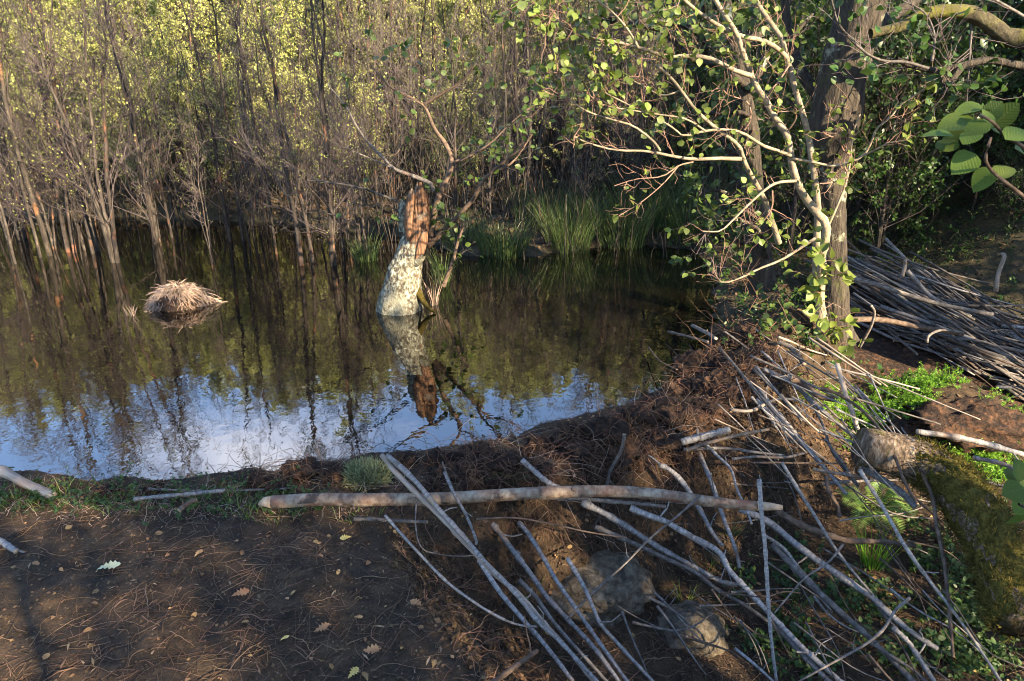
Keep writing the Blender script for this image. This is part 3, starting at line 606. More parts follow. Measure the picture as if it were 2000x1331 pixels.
# pale many-stemmed alder sapling, sunlit
root = thing('alder_sapling', 'pale sunlit many-stemmed alder sapling spreading its bare branches over the dam', 'tree', aty(1606, 640, 4.55))
A = Leafing(33)
BR = [  # pixels, distance start/end, radius px start/end
    (c3((868, 1380), (862, 1250), (872, 1080), (890, 950), (850, 895), (800, 830), (765, 760), (745, 690), (735, 620), (720, 560), (670, 490), (640, 430), (600, 370), (575, 320), (545, 240), (515, 150), (480, 90), (440, 30), (400, -40)), 4.55, 4.35, 11, 5),
    (c3((880, 1350), (845, 1150), (850, 980), (852, 860), (835, 720), (815, 580), (790, 480), (765, 400), (735, 290), (720, 230), (700, 160), (650, 90), (590, 0), (560, -60)), 4.6, 4.7, 9, 5),
    (c3((735, 260), (690, 210), (620, 170), (540, 155), (440, 110), (350, 50), (270, -20)), 4.68, 4.3, 6, 4),
    (c3((690, 1020), (650, 900), (620, 820), (575, 740), (540, 670), (520, 610), (440, 550), (380, 500), (330, 450), (280, 380), (230, 320), (170, 270)), 4.7, 4.1, 7, 3),
    (c3((575, 320), (490, 290), (400, 245), (300, 235), (220, 238), (100, 200), (0, 175), (-80, 165), (-180, 120), (-300, 60)), 4.4, 3.95, 6, 2),
    (c3((745, 655), (690, 635), (620, 610), (540, 560), (470, 545), (380, 550), (290, 570), (250, 540), (150, 480), (60, 440), (-40, 390)), 4.45, 4.05, 4.5, 1.6),
    (c3((530, 668), (440, 665), (330, 668), (240, 655), (140, 635), (0, 630), (-110, 600), (-170, 575)), 4.35, 3.95, 5, 1.6),
    (c3((190, 632), (160, 590), (80, 530), (0, 505), (-110, 470), (-190, 420)), 4.15, 3.9, 3.5, 1.5),
    (c3((330, 680), (270, 695), (200, 740), (90, 752), (0, 780)), 4.25, 4.1, 2, 1),
    (c3((270, 695), (200, 775), (110, 850), (20, 905)), 4.25, 4.15, 1.6, .9),
    (c3((760, 760), (690, 765), (640, 790), (560, 860), (490, 930), (440, 970), (370, 970)), 4.45, 4.25, 4, 1.5),
    (c3((662, 800), (660, 870), (620, 930), (570, 945)), 4.42, 4.3, 2, 1.2),
    (c3((840, 1000), (780, 1040), (700, 1090), (600, 1130), (530, 1165), (450, 1185), (415, 1130)), 4.5, 4.2, 4, 1.3),
    (c3((745, 665), (830, 680), (900, 695), (960, 690), (1040, 655), (1075, 600), (1100, 540), (1160, 490), (1200, 440), (1290, 380), (1320, 340)), 4.45, 4.2, 3.6, 1.8),
    (c3((1040, 655), (1090, 630), (1150, 600), (1220, 590)), 4.32, 4.2, 2.4, 1.2),
    (c3((960, 690), (975, 740), (920, 765), (860, 770)), 4.36, 4.3, 2.2, 1.1),
    (c3((990, 650), (960, 630), (940, 590), (880, 560)), 4.38, 4.25, 2.2, 1.0),
    (c3((545, 545), (570, 500), (560, 430), (480, 400), (450, 370)), 4.4, 4.3, 2.2, 1.0),
    (c3((735, 270), (690, 340), (650, 390), (645, 440)), 4.6, 4.5, 2.2, 1.4),
    (c3((380, 550), (300, 500), (180, 480), (20, 455), (-60, 440)), 4.2, 4.0, 2.6, 1.3),
    (c3((280, 380), (200, 400), (120, 360), (60, 330)), 4.2, 4.0, 2.4, 1.0),
    (c3((100, 200), (60, 130), (0, 60), (-60, 10), (-110, -20)), 4.0, 3.85, 3, 1.4),
    (c3((720, 560), (760, 500), (750, 470), (680, 470)), 4.45, 4.35, 1.8, 1.0),
    (c3((-80, 165), (-150, 150), (-210, 90), (-320, 60), (-400, 40)), 4.0, 3.8, 2.2, 1.0),
    (c3((900, 940), (960, 800), (985, 700), (1000, 560), (1030, 480)), 4.6, 4.7, 3, 1.5)]
for i, (pts, y0, y1, r0, r1) in enumerate(BR):
    P, rr = limb(pts, y0, y1, r0, r1, max(12, 2 * len(pts)), 70 + i); rr = rr * .86; part('stem' if i < 2 else 'branch', MB().tubes(P, rr, 8 if r0 > 4 else 6, rough=.07), M['pale_bark'] if r0 > 2.3 else M['red_twig'], root); A.br.append(P)
    L = np.linalg.norm(np.diff(P, axis=0), axis=1).sum()
    A.side(P[len(P) // 3:] if i < 2 else P, int(4 + L * 7), (.06, .20), .25, .35 if 8 < i < 15 else .55, (.03, .05), r=.0016, up=.3, sub=2)
for (px, py, y, n) in [(1030, 22, 3.8, 18), (1060, 60, 3.85, 18), (1045, 75, 3.9, 12), (1100, 50, 3.9, 18), (1180, 55, 4.0, 18), (1215, 62, 4.0, 14), (1300, 108, 4.1, 16), (1150, 140, 4.0, 15), (1172, 168, 4.0, 14), (1118, 148, 3.95, 16), (1065, 165, 3.9, 12),
                       (1078, 202, 3.92, 16), (1092, 215, 3.95, 12), (1138, 245, 4.0, 15), (1132, 266, 4.0, 8), (1160, 190, 4.0, 12), (1250, 150, 4.05, 12), (1400, 30, 4.3, 14), (1330, 15, 4.2, 14), (1320, 60, 4.2, 12), (1240, 205, 4.1, 14), (1350, 255, 4.2, 10), (1345, 150, 4.2, 12),
                       (1130, 15, 3.9, 16), (1260, 20, 4.1, 14), (1200, 110, 4.0, 14), (1290, 190, 4.1, 12), (1100, 95, 3.9, 14), (1230, 0, 4.0, 14), (1170, 0, 3.9, 14), (1010, 5, 3.8, 14), (1085, 20, 3.85, 16), (1140, 80, 3.95, 14), (1160, 110, 4.0, 14), (1190, 150, 4.0, 12), (1270, 80, 4.1, 14), (1350, 90, 4.2, 14), (1090, 140, 3.9, 12), (1060, 110, 3.85, 14), (1280, 240, 4.1, 10), (1200, 230, 4.05, 10), (1040, 180, 3.9, 8), (1120, 290, 4.0, 7), (1380, 180, 4.3, 10), (1440, 120, 4.35, 8),
                       (1812, 150, 4.2, 11), (1770, 235, 4.2, 11), (1750, 278, 4.2, 10), (1786, 262, 4.2, 6), (1790, 205, 4.2, 5), (1640, 262, 4.25, 9), (1640, 328, 4.3, 10), (1620, 345, 4.3, 6), (1528, 300, 4.4, 10), (1460, 385, 4.3, 7), (1345, 438, 4.2, 5),
                       (1502, 345, 4.4, 8), (1612, 428, 4.5, 14), (1600, 470, 4.45, 10), (1545, 478, 4.4, 10), (1525, 452, 4.4, 10), (1500, 190, 4.4, 6), (1590, 300, 4.5, 6), (1480, 420, 4.35, 6), (1548, 430, 4.4, 6)]:
    A.cluster(aty(px, py, y), .07 if n > 8 else .05, n, (.032, .056), r=.0018)
for (px, py, n) in [(1600, 515, 16), (1622, 545, 18), (1598, 578, 16), (1632, 600, 12), (1640, 640, 16), (1588, 552, 12), (1612, 660, 14), (1640, 672, 10), (1610, 530, 10)]:
    A.cluster(aty(px, py, 4.42), .07, n, (.06, .085), r=.002)
A.finish(root, 'red_twig', 'leaf_bright', 'sapling', T_ALDER, 300)

# mossy alder whose limb arches in from the right
root = thing('mossy_alder', 'mossy alder limb arching into view above the stick pile', 'tree', aty(2170, 620, 4.4))
A = Leafing(34)
m, P, _ = rough_tube([(2130, -260, 34), (2140, -60, 40), (2150, 150, 44), (2160, 400, 48), (2170, 640, 60)], 4.2, 4.4, 21, 16, 24); part('trunk', m, M['alder_bark'], root)
for i, (pts, y0, y1, r0, r1) in enumerate([([(2140, 60), (2070, 95), (2005, 78), (1965, 72), (1935, 48), (1900, 28), (1850, 22), (1800, 30), (1760, 52), (1700, 66)], 4.2, 4.3, 22, 9), ([(2150, 160), (2060, 135), (2000, 130), (1930, 118), (1880, 128), (1830, 138), (1780, 128), (1750, 116)], 4.2, 4.0, 9, 5),
        ([(1812, 134), (1770, 122), (1720, 118), (1680, 95), (1640, 50), (1625, 5), (1615, -40)], 4.0, 3.95, 3.2, 1.6), ([(1880, 128), (1850, 165), (1835, 140)], 4.1, 4.0, 7, 4), ([(1900, 30), (1895, 90), (1888, 200)], 4.3, 4.2, 3, 1.2), ([(1820, 120), (1825, 70), (1805, 25), (1760, 0)], 4.0, 4.0, 3, 1.2),
        ([(2140, 90), (2030, 48), (1975, 18), (1930, -8)], 3.6, 3.5, 4, 2.5), ([(2140, -100), (1980, -160), (1840, -200)], 4.2, 4.6, 20, 6)]):
    P, rr = limb(pts, y0, y1, r0, r1, 24, 130 + i); part('branch', MB().tubes(P, rr, 10, rough=.08), M['moss_limb'] if i == 0 else M['alder_bark'] if i in (1, 3, 7) else M['grey_bark'], root); A.br.append(P)
    A.side(P, 10 if i not in (6,) else 2, (.1, .4), .2, 1.2 if i < 7 else 5, (.04, .065), r=.002)
A.finish(root, 'twig', 'leaf_dark', 'mossy', T_ALDER, 60)

# near twigs with big leaves at the right edge
def big_twig(label, tws, lvs, y, seed):
    rng = R(seed); root = thing('leafy_twig', label, 'twig', aty(*tws[0][0], y))
    for pts in tws:
        P, rr = limb(pts, y, y - .05, 4, 2.5, 14, seed); part('stem', MB().tubes(P, rr, 7, rough=.1), M['brown_bark'], root)
    ms = leaf_meshes('near', T_NEAR, 'leaf_near')
    for (px, py, L, ang, face) in lvs:
        yy = y + rng.uniform(-.07, .07); c = aty(px, py, yy); sz = L * depth(c) / FPX * .98
        D = nrm(np.array([cos(radians(ang)), rng.uniform(-.35, .35), sin(radians(ang))])); Nn = nrm(np.array([rng.normal() * .25, -face, .75]))
        leaf_obj(root, c - D * sz * .5, D, Nn, sz, ms, rng)
    return root
big_twig('leafy alder twig with large broad leaves hanging close to the viewer before the dark bushes', [[(2060, 330), (2000, 288), (1960, 262), (1940, 240), (1915, 225)], [(2060, 440), (2000, 385), (1965, 358), (1938, 335), (1925, 310), (1935, 270)]],
         [(1900, 212, 66, 170, .25), (1940, 216, 44, 60, .9), (1872, 240, 80, 185, .35), (1962, 225, 60, 55, .5), (1832, 262, 58, 172, .3), (1868, 262, 46, 190, .8), (1848, 284, 50, 205, .5), (1884, 318, 60, 215, .8), (1920, 350, 52, 235, .7), (1962, 335, 50, 40, .5),
          (1990, 262, 62, 20, .3), (1998, 298, 44, -20, .4), (1944, 252, 50, 160, .3), (1908, 250, 50, 200, .5), (1895, 268, 44, 215, .4), (1930, 232, 44, 100, .6)], 1.42, 51)
big_twig('low leafy twig with broad green leaves poking in beside the moss-covered log', [[(2060, 985), (2010, 965), (1985, 945)], [(2060, 1040), (2015, 1000), (1990, 985)]],
         [(1975, 930, 44, 160, .5), (1992, 918, 46, 100, .4), (1980, 960, 50, 190, .6), (1996, 990, 44, 230, .5), (1992, 948, 40, 30, .4), (1985, 1012, 40, 240, .6)], 1.75, 52)

# ------------------------------------------------------------------ snapped stump in the pond
SY = 5.75; sb = aty(783, 600, SY)
root = thing('snapped_stump', 'pale lichened stump in the pond with torn orange wood at its broken top', 'tree stump', (sb[0], sb[1], 0))
m, P, _ = rough_tube([(783, 640, 46), (782, 606, 44), (784, 580, 41), (789, 545, 35), (797, 510, 29), (804, 480, 24), (807, 458, 20), (806, 444, 14), (804, 434, 6)], SY, SY + .05, 61, 48, 90, .20, 4); part('trunk', m, M['stump_bark'], root)
def torn(pts_r, seed, sides=26, n=44, jag=.20, y=SY):
    m, P, rr = rough_tube(pts_r, y, y + .02, seed, sides, n, .04, 7); V, rn = m.V[0]; V = V.reshape(n, sides, 3).copy()
    j = R(seed).uniform(0, 1, sides); j = (j + np.roll(j, 1)) / 2
    for k in range(sides):
        t = np.linspace(0, 1, n); sft = -(j[k] * jag) * t ** 5; V[:, k, 2] += sft; V[:, k, :2] = P[:, :2] + (V[:, k, :2] - P[:, :2]) * (.70 + .5 * R(seed + k).uniform() + 0 * .08 * np.cumsum(R(seed + k).normal(0, .25, n))[:, None])
    m.V[0] = (V.reshape(-1, 3), rn); m.add(*[np.vstack([V[-1], V[-1].mean(0) - [0, 0, .05]]), np.array([[i, (i + 1) % sides, sides] for i in range(sides)])]); return m
part('torn_wood', torn([(803, 512, 7), (809, 480, 17), (813, 450, 20), (818, 420, 18), (819, 390, 16), (819, 362, 12), (818, 335, 7)], 62), M['torn_wood'], root)
part('splinter', torn([(799, 470, 4), (799, 440, 9), (801, 410, 9), (803, 385, 8), (804, 362, 4)], 63, 10, 18, .12, SY - .07), M['torn_wood'], root)
part('splinter', torn([(819, 420, 3), (820, 400, 8), (821, 375, 7), (822, 350, 3)], 64, 10, 14, .05, SY - .05), M['torn_wood'], root)
part('splinter', torn([(812, 515, 3), (820, 492, 9), (826, 468, 10), (830, 448, 5)], 65, 10, 14, .03, SY - .08), M['torn_wood'], root)
m, _, _ = rough_tube([(792, 452, 13), (789, 425, 12), (787, 402, 9), (787, 390, 4)], SY + .10, SY + .12, 66, 14, 16); part('bark_flap', m, M['stump_bark'], root)
m, _, _ = rough_tube([(812, 560, 6), (820, 576, 6), (828, 590, 5), (838, 602, 3.5), (850, 610, 2.5)], SY - .05, SY - .12, 67, 16, 30, .3); part('root', m, M['moss'], root)
m, _, _ = rough_tube([(812, 515, 8), (819, 508, 8), (825, 502, 6), (828, 498, 3)], SY - .06, SY - .1, 68, 12, 12); part('knob', m, M['stump_bark'], root)
A = Leafing(69)
for i, (pts, y0, y1, r0, r1) in enumerate([
        ([(846, 372), (838, 357), (800, 342), (770, 330), (745, 305), (720, 280), (695, 245), (680, 215), (660, 190), (640, 165)], SY, SY - .3, 5, 1.3), ([(838, 470), (848, 415), (862, 370), (880, 332), (881, 305), (866, 275), (850, 255), (836, 222), (826, 205), (800, 190), (768, 175), (742, 148), (720, 120)], SY + .15, SY + .1, 7, 1.6),
        ([(826, 207), (860, 185), (900, 160), (930, 125)], SY + .13, SY, 4, 1.5), ([(838, 478), (870, 448), (892, 425), (925, 388), (945, 352), (990, 312), (1022, 288)], SY + .15, SY - .1, 7, 2), ([(925, 388), (950, 345), (1000, 318), (1040, 262)], SY + .1, SY + .3, 4, 1.4),
        ([(866, 560), (884, 512), (893, 478), (906, 440)], SY + .2, SY + .2, 4.5, 2.5), ([(776, 393), (730, 376), (700, 366), (640, 356), (600, 352)], SY + .05, SY - .3, 3, 1), ([(881, 318), (912, 308), (960, 278), (1010, 230), (1068, 192)], SY + .1, SY - .1, 3, 1), ([(770, 330), (735, 315), (700, 300), (678, 292)], SY - .1, SY - .2, 2, 1),
        ([(785, 420), (755, 400), (720, 405), (690, 395)], SY + .1, SY, 2.4, 1), ([(745, 305), (775, 300), (790, 265)], SY - .1, SY - .1, 1.8, .9), ([(700, 440), (650, 420), (600, 410)], SY + .3, SY + .3, 2, 1)]):
    P, rr = limb(pts, y0, y1, r0, r1, 22, 170 + i); part('branch', MB().tubes(P, rr, 7, rough=.1), M['grey_bark' if i in (0, 6, 8) else 'brown_bark'], root); A.br.append(P)
    A.side(P, 9, (.12, .4), .2, [.15, 1.0, 1.2, .9, .8, .5, .1, 1.3, 0, .1, .1, 0][i], (.045, .065), r=.0018)
for (px, py, n) in [(845, 352, 6), (838, 385, 6), (852, 400, 5), (850, 430, 4), (880, 405, 7), (868, 490, 6), (905, 498, 4), (1000, 290, 9), (985, 300, 7), (950, 280, 6), (930, 350, 5), (800, 170, 8), (780, 110, 9), (845, 130, 8), (745, 420, 3), (800, 360, 3), (870, 460, 5), (900, 100, 7), (720, 70, 8), (655, 150, 6), (960, 150, 8), (960, 240, 7), (1040, 240, 7)]:
    A.cluster(aty(px, py, SY + .05), .07, n, (.045, .066), r=.0016)
A.finish(root, 'grey_bark', 'leaf_alder', 'alder', T_ALDER, 120)

# ------------------------------------------------------------------ rushes, grasses
def blades(base, n, h, spread, rng, droop=.35, w=.003, lean=0, seg=6, rad=.06):
    a = rng.uniform(0, 2 * pi, n); rr = np.sqrt(rng.uniform(0, 1, n)) * rad
    b = np.asarray(base) + np.c_[rr * np.cos(a), rr * np.sin(a), np.zeros(n)]
    D = nrm(np.c_[np.cos(a + rng.normal(0, .6, n)) * spread * rng.uniform(.1, 1, n) + lean, np.sin(a + rng.normal(0, .6, n)) * spread * rng.uniform(.1, 1, n), np.ones(n)])
    L = h * rng.uniform(.45, 1.1, n); s = np.linspace(0, 1, seg)[None, :, None]
    hz = nrm(D * [1, 1, 0] + 1e-6)
    P = b[:, None] + L[:, None, None] * (s * D[:, None] + droop * s ** 2.2 * (hz * rng.uniform(.2, 1.4, (n, 1)) - np.array([0, 0, .45]) * rng.uniform(.2, 1.3, (n, 1)))[:, None])
    side = nrm(np.cross(D, rng.normal(size=(n, 3)))); W = w * rng.uniform(.6, 1.2, (n, 1)) * (1 - np.linspace(0, 1, seg) ** 2 * .9)[None]
    return P, W, side
def tuft(name, label, cat, base, n, h, spread, mat, seed, group=None, **k):
    rng = R(seed); m = MB(); P, W, sd = blades(base, n, h, spread, rng, **k); m.ribbons(P, W, sd, rnd=rng.uniform(size=n))
    return solo(name, m, M[mat], tuple(base), label, cat, group)
for i, (px, py, n, h, rad, lab) in enumerate([(985, 500, 420, .50, .28, 'dense green rush clump at the far waterline right of the stump'), (1110, 478, 300, .8, .30, 'tall rush clump with pale stems midway along the far waterline'), (1255, 462, 420, 1.0, .40, 'tall dark rush bed on the far bank left of the alders'),
        (715, 512, 160, .36, .13, 'small green rush tuft in the water left of the snapped stump'), (1330, 455, 400, 1.1, .4, 'rush bed in shade beside the dark forked alder'), (1185, 470, 300, .8, .3, 'rush clump between the tall pale-stemmed clump and the dark bed'), (905, 490, 240, .5, .2, 'low rush tuft just behind the snapped stump'),
        (1060, 455, 300, .8, .35, 'rushes standing back from the water behind the dense green clump'), (1210, 482, 360, .7, .3, 'short rush bed along the far waterline below the tall dark bed'), (1340, 480, 300, .8, .25, 'rushes at the corner of the pond by the dark forked alder'), (1110, 492, 260, .6, .25, 'short rushes at the waterline below the tall pale-stemmed clump'), (865, 560, 90, .45, .07, 'thin rush stalks at the foot of the snapped stump')]):
    tuft('rush_clump', lab, 'rushes', at(px, py, -.02), n, h, .35, 'rush', 300 + i, 'rushes along the far waterline', droop=.25, w=.004, rad=rad)
tuft('dry_stalks', 'dry tan stalks standing in the water right of the snapped stump', 'stalks', at(848, 600, -.02), 26, .34, .25, 'dry_grass', 320, None, droop=.2, w=.003, rad=.035)
tuft('dry_stalks', 'little sprig of dry stalks in the water left of the grass tussock', 'stalks', at(258, 620, -.02), 22, .13, .3, 'dry_grass', 321, None, droop=.2, w=.003, rad=.04)
# dry grass tussock
tb = at(342, 600, 0); rng = R(330); root = thing('grass_tussock', 'pale dry grass tussock standing alone in the pond', 'grass tussock', tuple(tb))
def lump(c, rx, ry, rz, seed, nu=28, nv=16, amp=.22, fr=2.2, flat=.0):
    u = np.linspace(0, 2 * pi, nu, endpoint=False); v = np.linspace(.0, pi, nv); U, Vv = np.meshgrid(u, v)
    X = np.sin(Vv) * np.cos(U); Y = np.sin(Vv) * np.sin(U); Z = np.cos(Vv)
    nz = fbm(X * fr + seed * 3.1 + Z * 1.3, Y * fr - Z * fr * 1.1 + seed * 1.7, seed) + .4 * fbm(X * fr * 4 + seed, (Y + Z) * fr * 4, seed + 4)
    r = 1 + amp * nz; Vt = np.stack([X * r * rx, Y * r * ry, Z * r * rz * np.where(Z < 0, 1 - flat, 1)], -1).reshape(-1, 3) + np.asarray(c)
    k, q = np.meshgrid(np.arange(nv - 1), np.arange(nu), indexing='ij'); q2 = (q + 1) % nu
    return MB().add(Vt, np.stack([k * nu + q, (k + 1) * nu + q, (k + 1) * nu + q2, k * nu + q2], -1).reshape(-1, 4))
part('mound', lump(tb + [.02, .05, 0], .22, .17, .13, 331, amp=.5), M['clod'], root)
n = 1700; a = rng.uniform(0, 2 * pi, n); f = rng.uniform(0, 1, n) ** .7; ctr = tb + [.02, .05, 0]
rad = np.interp(f, [0, .3, 1], [.03, .10, .205]) * (1 + .35 * np.sin(a * 2 + 1) + .2 * np.sin(a * 5)) ; hz = np.interp(f, [0, .3, .7, 1], [.20, .17, .09, .02])
o = np.c_[np.cos(a) * rad, np.sin(a) * rad * .8, hz] * rng.uniform(.75, 1.08, (n, 1)); D = nrm(np.c_[np.cos(a), np.sin(a), .15 - .9 * f] + rng.normal(0, .55, (n, 3)))
s = np.linspace(0, 1, 5)[None, :, None]; L = rng.uniform(.03, .12, n)[:, None, None]
P = (ctr + o)[:, None] + L * (s * D[:, None] + s * s * np.array([0, 0, -.35])); P[..., 2] = np.maximum(P[..., 2], .004)
part('blades', MB().ribbons(P, .0035 * np.linspace(1, .3, 5)[None], nrm(np.cross(D, rng.normal(size=(n, 3)))), rnd=rng.uniform(size=n)), M['dry_grass'], root, 'stuff')
# ------------------------------------------------------------------ poles, sticks and logs below the dam
def pole(pts, r, z0, z1, mat='pole_bark', label=None, group=None, name='pole', r1=None, n=None, cut=True, cat='stick', seed=0, sides=8, stubs=0):
    """a rigid stick seen through these pixels, end heights z0..z1; it lies on the ground wherever it would sink in"""
    n = n or max(12, 5 * len(pts)); s = spline(pts, n); jr = R(seed + 77); s = s + np.cumsum(jr.normal(0, 1, (n, 2)), 0) * .35 * np.sin(np.linspace(0, pi, n))[:, None]; t = np.r_[0, np.cumsum(np.linalg.norm(np.diff(s, axis=0), axis=1))]; t /= t[-1]
    P = []
    for (px, py), tt in zip(s, t):
        p = at(px, py, z0 + (z1 - z0) * tt); rw = r * .85 * depth(p) / FPX
        if p[2] < gz(p[0], p[1]) + rw * .5: p = hit(px, py, rw * .6)
        P.append(p)
    P = np.array(P)
    for _ in range(2): P[1:-1] = P[1:-1] * .5 + (P[:-2] + P[2:]) * .25
    rr = .85 * np.linspace(r, r if r1 is None else r1, n) * depth(P.T).mean() / FPX
    rr = rr * np.where(jr.uniform(size=n) < .16, 1.22, 1) * jr.uniform(.94, 1.06, n)
    m = MB().tubes(P, rr, sides, cap=True, capmi=1 if cut else 0, rough=.09, rng=R(seed + 5)); org = tuple(P[len(P) // 2])
    o = solo(name, m, [M[mat], M['cut_wood']], org, label or LP, cat, group or GP)
    rng = R(seed + 9)
    for k in range(stubs + (1 if r > 3 else 0)):
        i = rng.integers(1, n - 2); D = nrm(rng.normal(size=3) + (P[i + 1] - P[i]) * 10 + [0, 0, .4]); q = grow(P[i][None], D[None], np.array([rng.uniform(.03, .12)]), 4, rng, .1, .1)
        part('side_twig', MB().tubes(q, np.linspace(rr[i] * .4, rr[i] * .2, 4), 5), M[mat], o)
    return o
GP = 'cut poles and sticks strewn below the dam'; LP = 'thin grey stick lying among the strewn poles below the dam'
def c5(*uv): return [(700 + u / 2.291, 750 + v / 2.291) for u, v in uv]
def c6(*uv): return [(1300 + u / 2.767, 850 + v / 2.767) for u, v in uv]
def c4(*uv): return [(1300 + u / 2.661, 500 + v / 2.661) for u, v in uv]
# main log
s = spline([(532, 981), (620, 976), (700, 977), (780, 976), (850, 975), (950, 969), (1080, 962), (1200, 960), (1300, 968), (1420, 984), (1528, 992)], 44); t = np.linspace(0, 1, 44)
P = np.array([at(a, b, .17 - .03 * tt + .02 * sin(tt * 6)) for (a, b), tt in zip(s, t)])
rr = np.interp(t, [0, .3, .6, .8, .96, 1], [13, 12.6, 12, 11, 9.5, 6]) * depth(P.T) / FPX
root = thing('birch_log', 'long reddish-brown birch log with a gnawed pale tip lying along the dam', 'log', tuple(P[20]))
part('trunk', MB().tubes(P[:42], rr[:42], 18, cap=True, capmi=1, rough=.035, rng=R(2)), [M['log_bark'], M['cut_wood']], root)
part('gnawed_tip', MB().tubes(P[41:] + [0.0, 0, .001], rr[41:] * [1.02, .95, .8], 14, cap=True, rough=.05), M['cut_wood'], root)
e = P[0]; part('gnawed_tip', MB().tubes(np.array([e + [.004, 0, 0], e + [-.035, .01, -.006], e + [-.06, .012, -.02]]), np.array([.98, .75, .35]) * rr[0], 14, cap=True, rough=.06), M['cut_wood'], root)
for i in (8, 15, 27, 36):
    q = grow(P[i][None], nrm(np.array([[.2, -.5, .6 if i % 2 else -.3]])), np.array([rr[i] * 1.5]), 3, R(i), 0, .02); part('knot', MB().tubes(q, np.array([rr[i] * .4, rr[i] * .33, rr[i] * .22]), 8, cap=True), M['log_bark'], root)
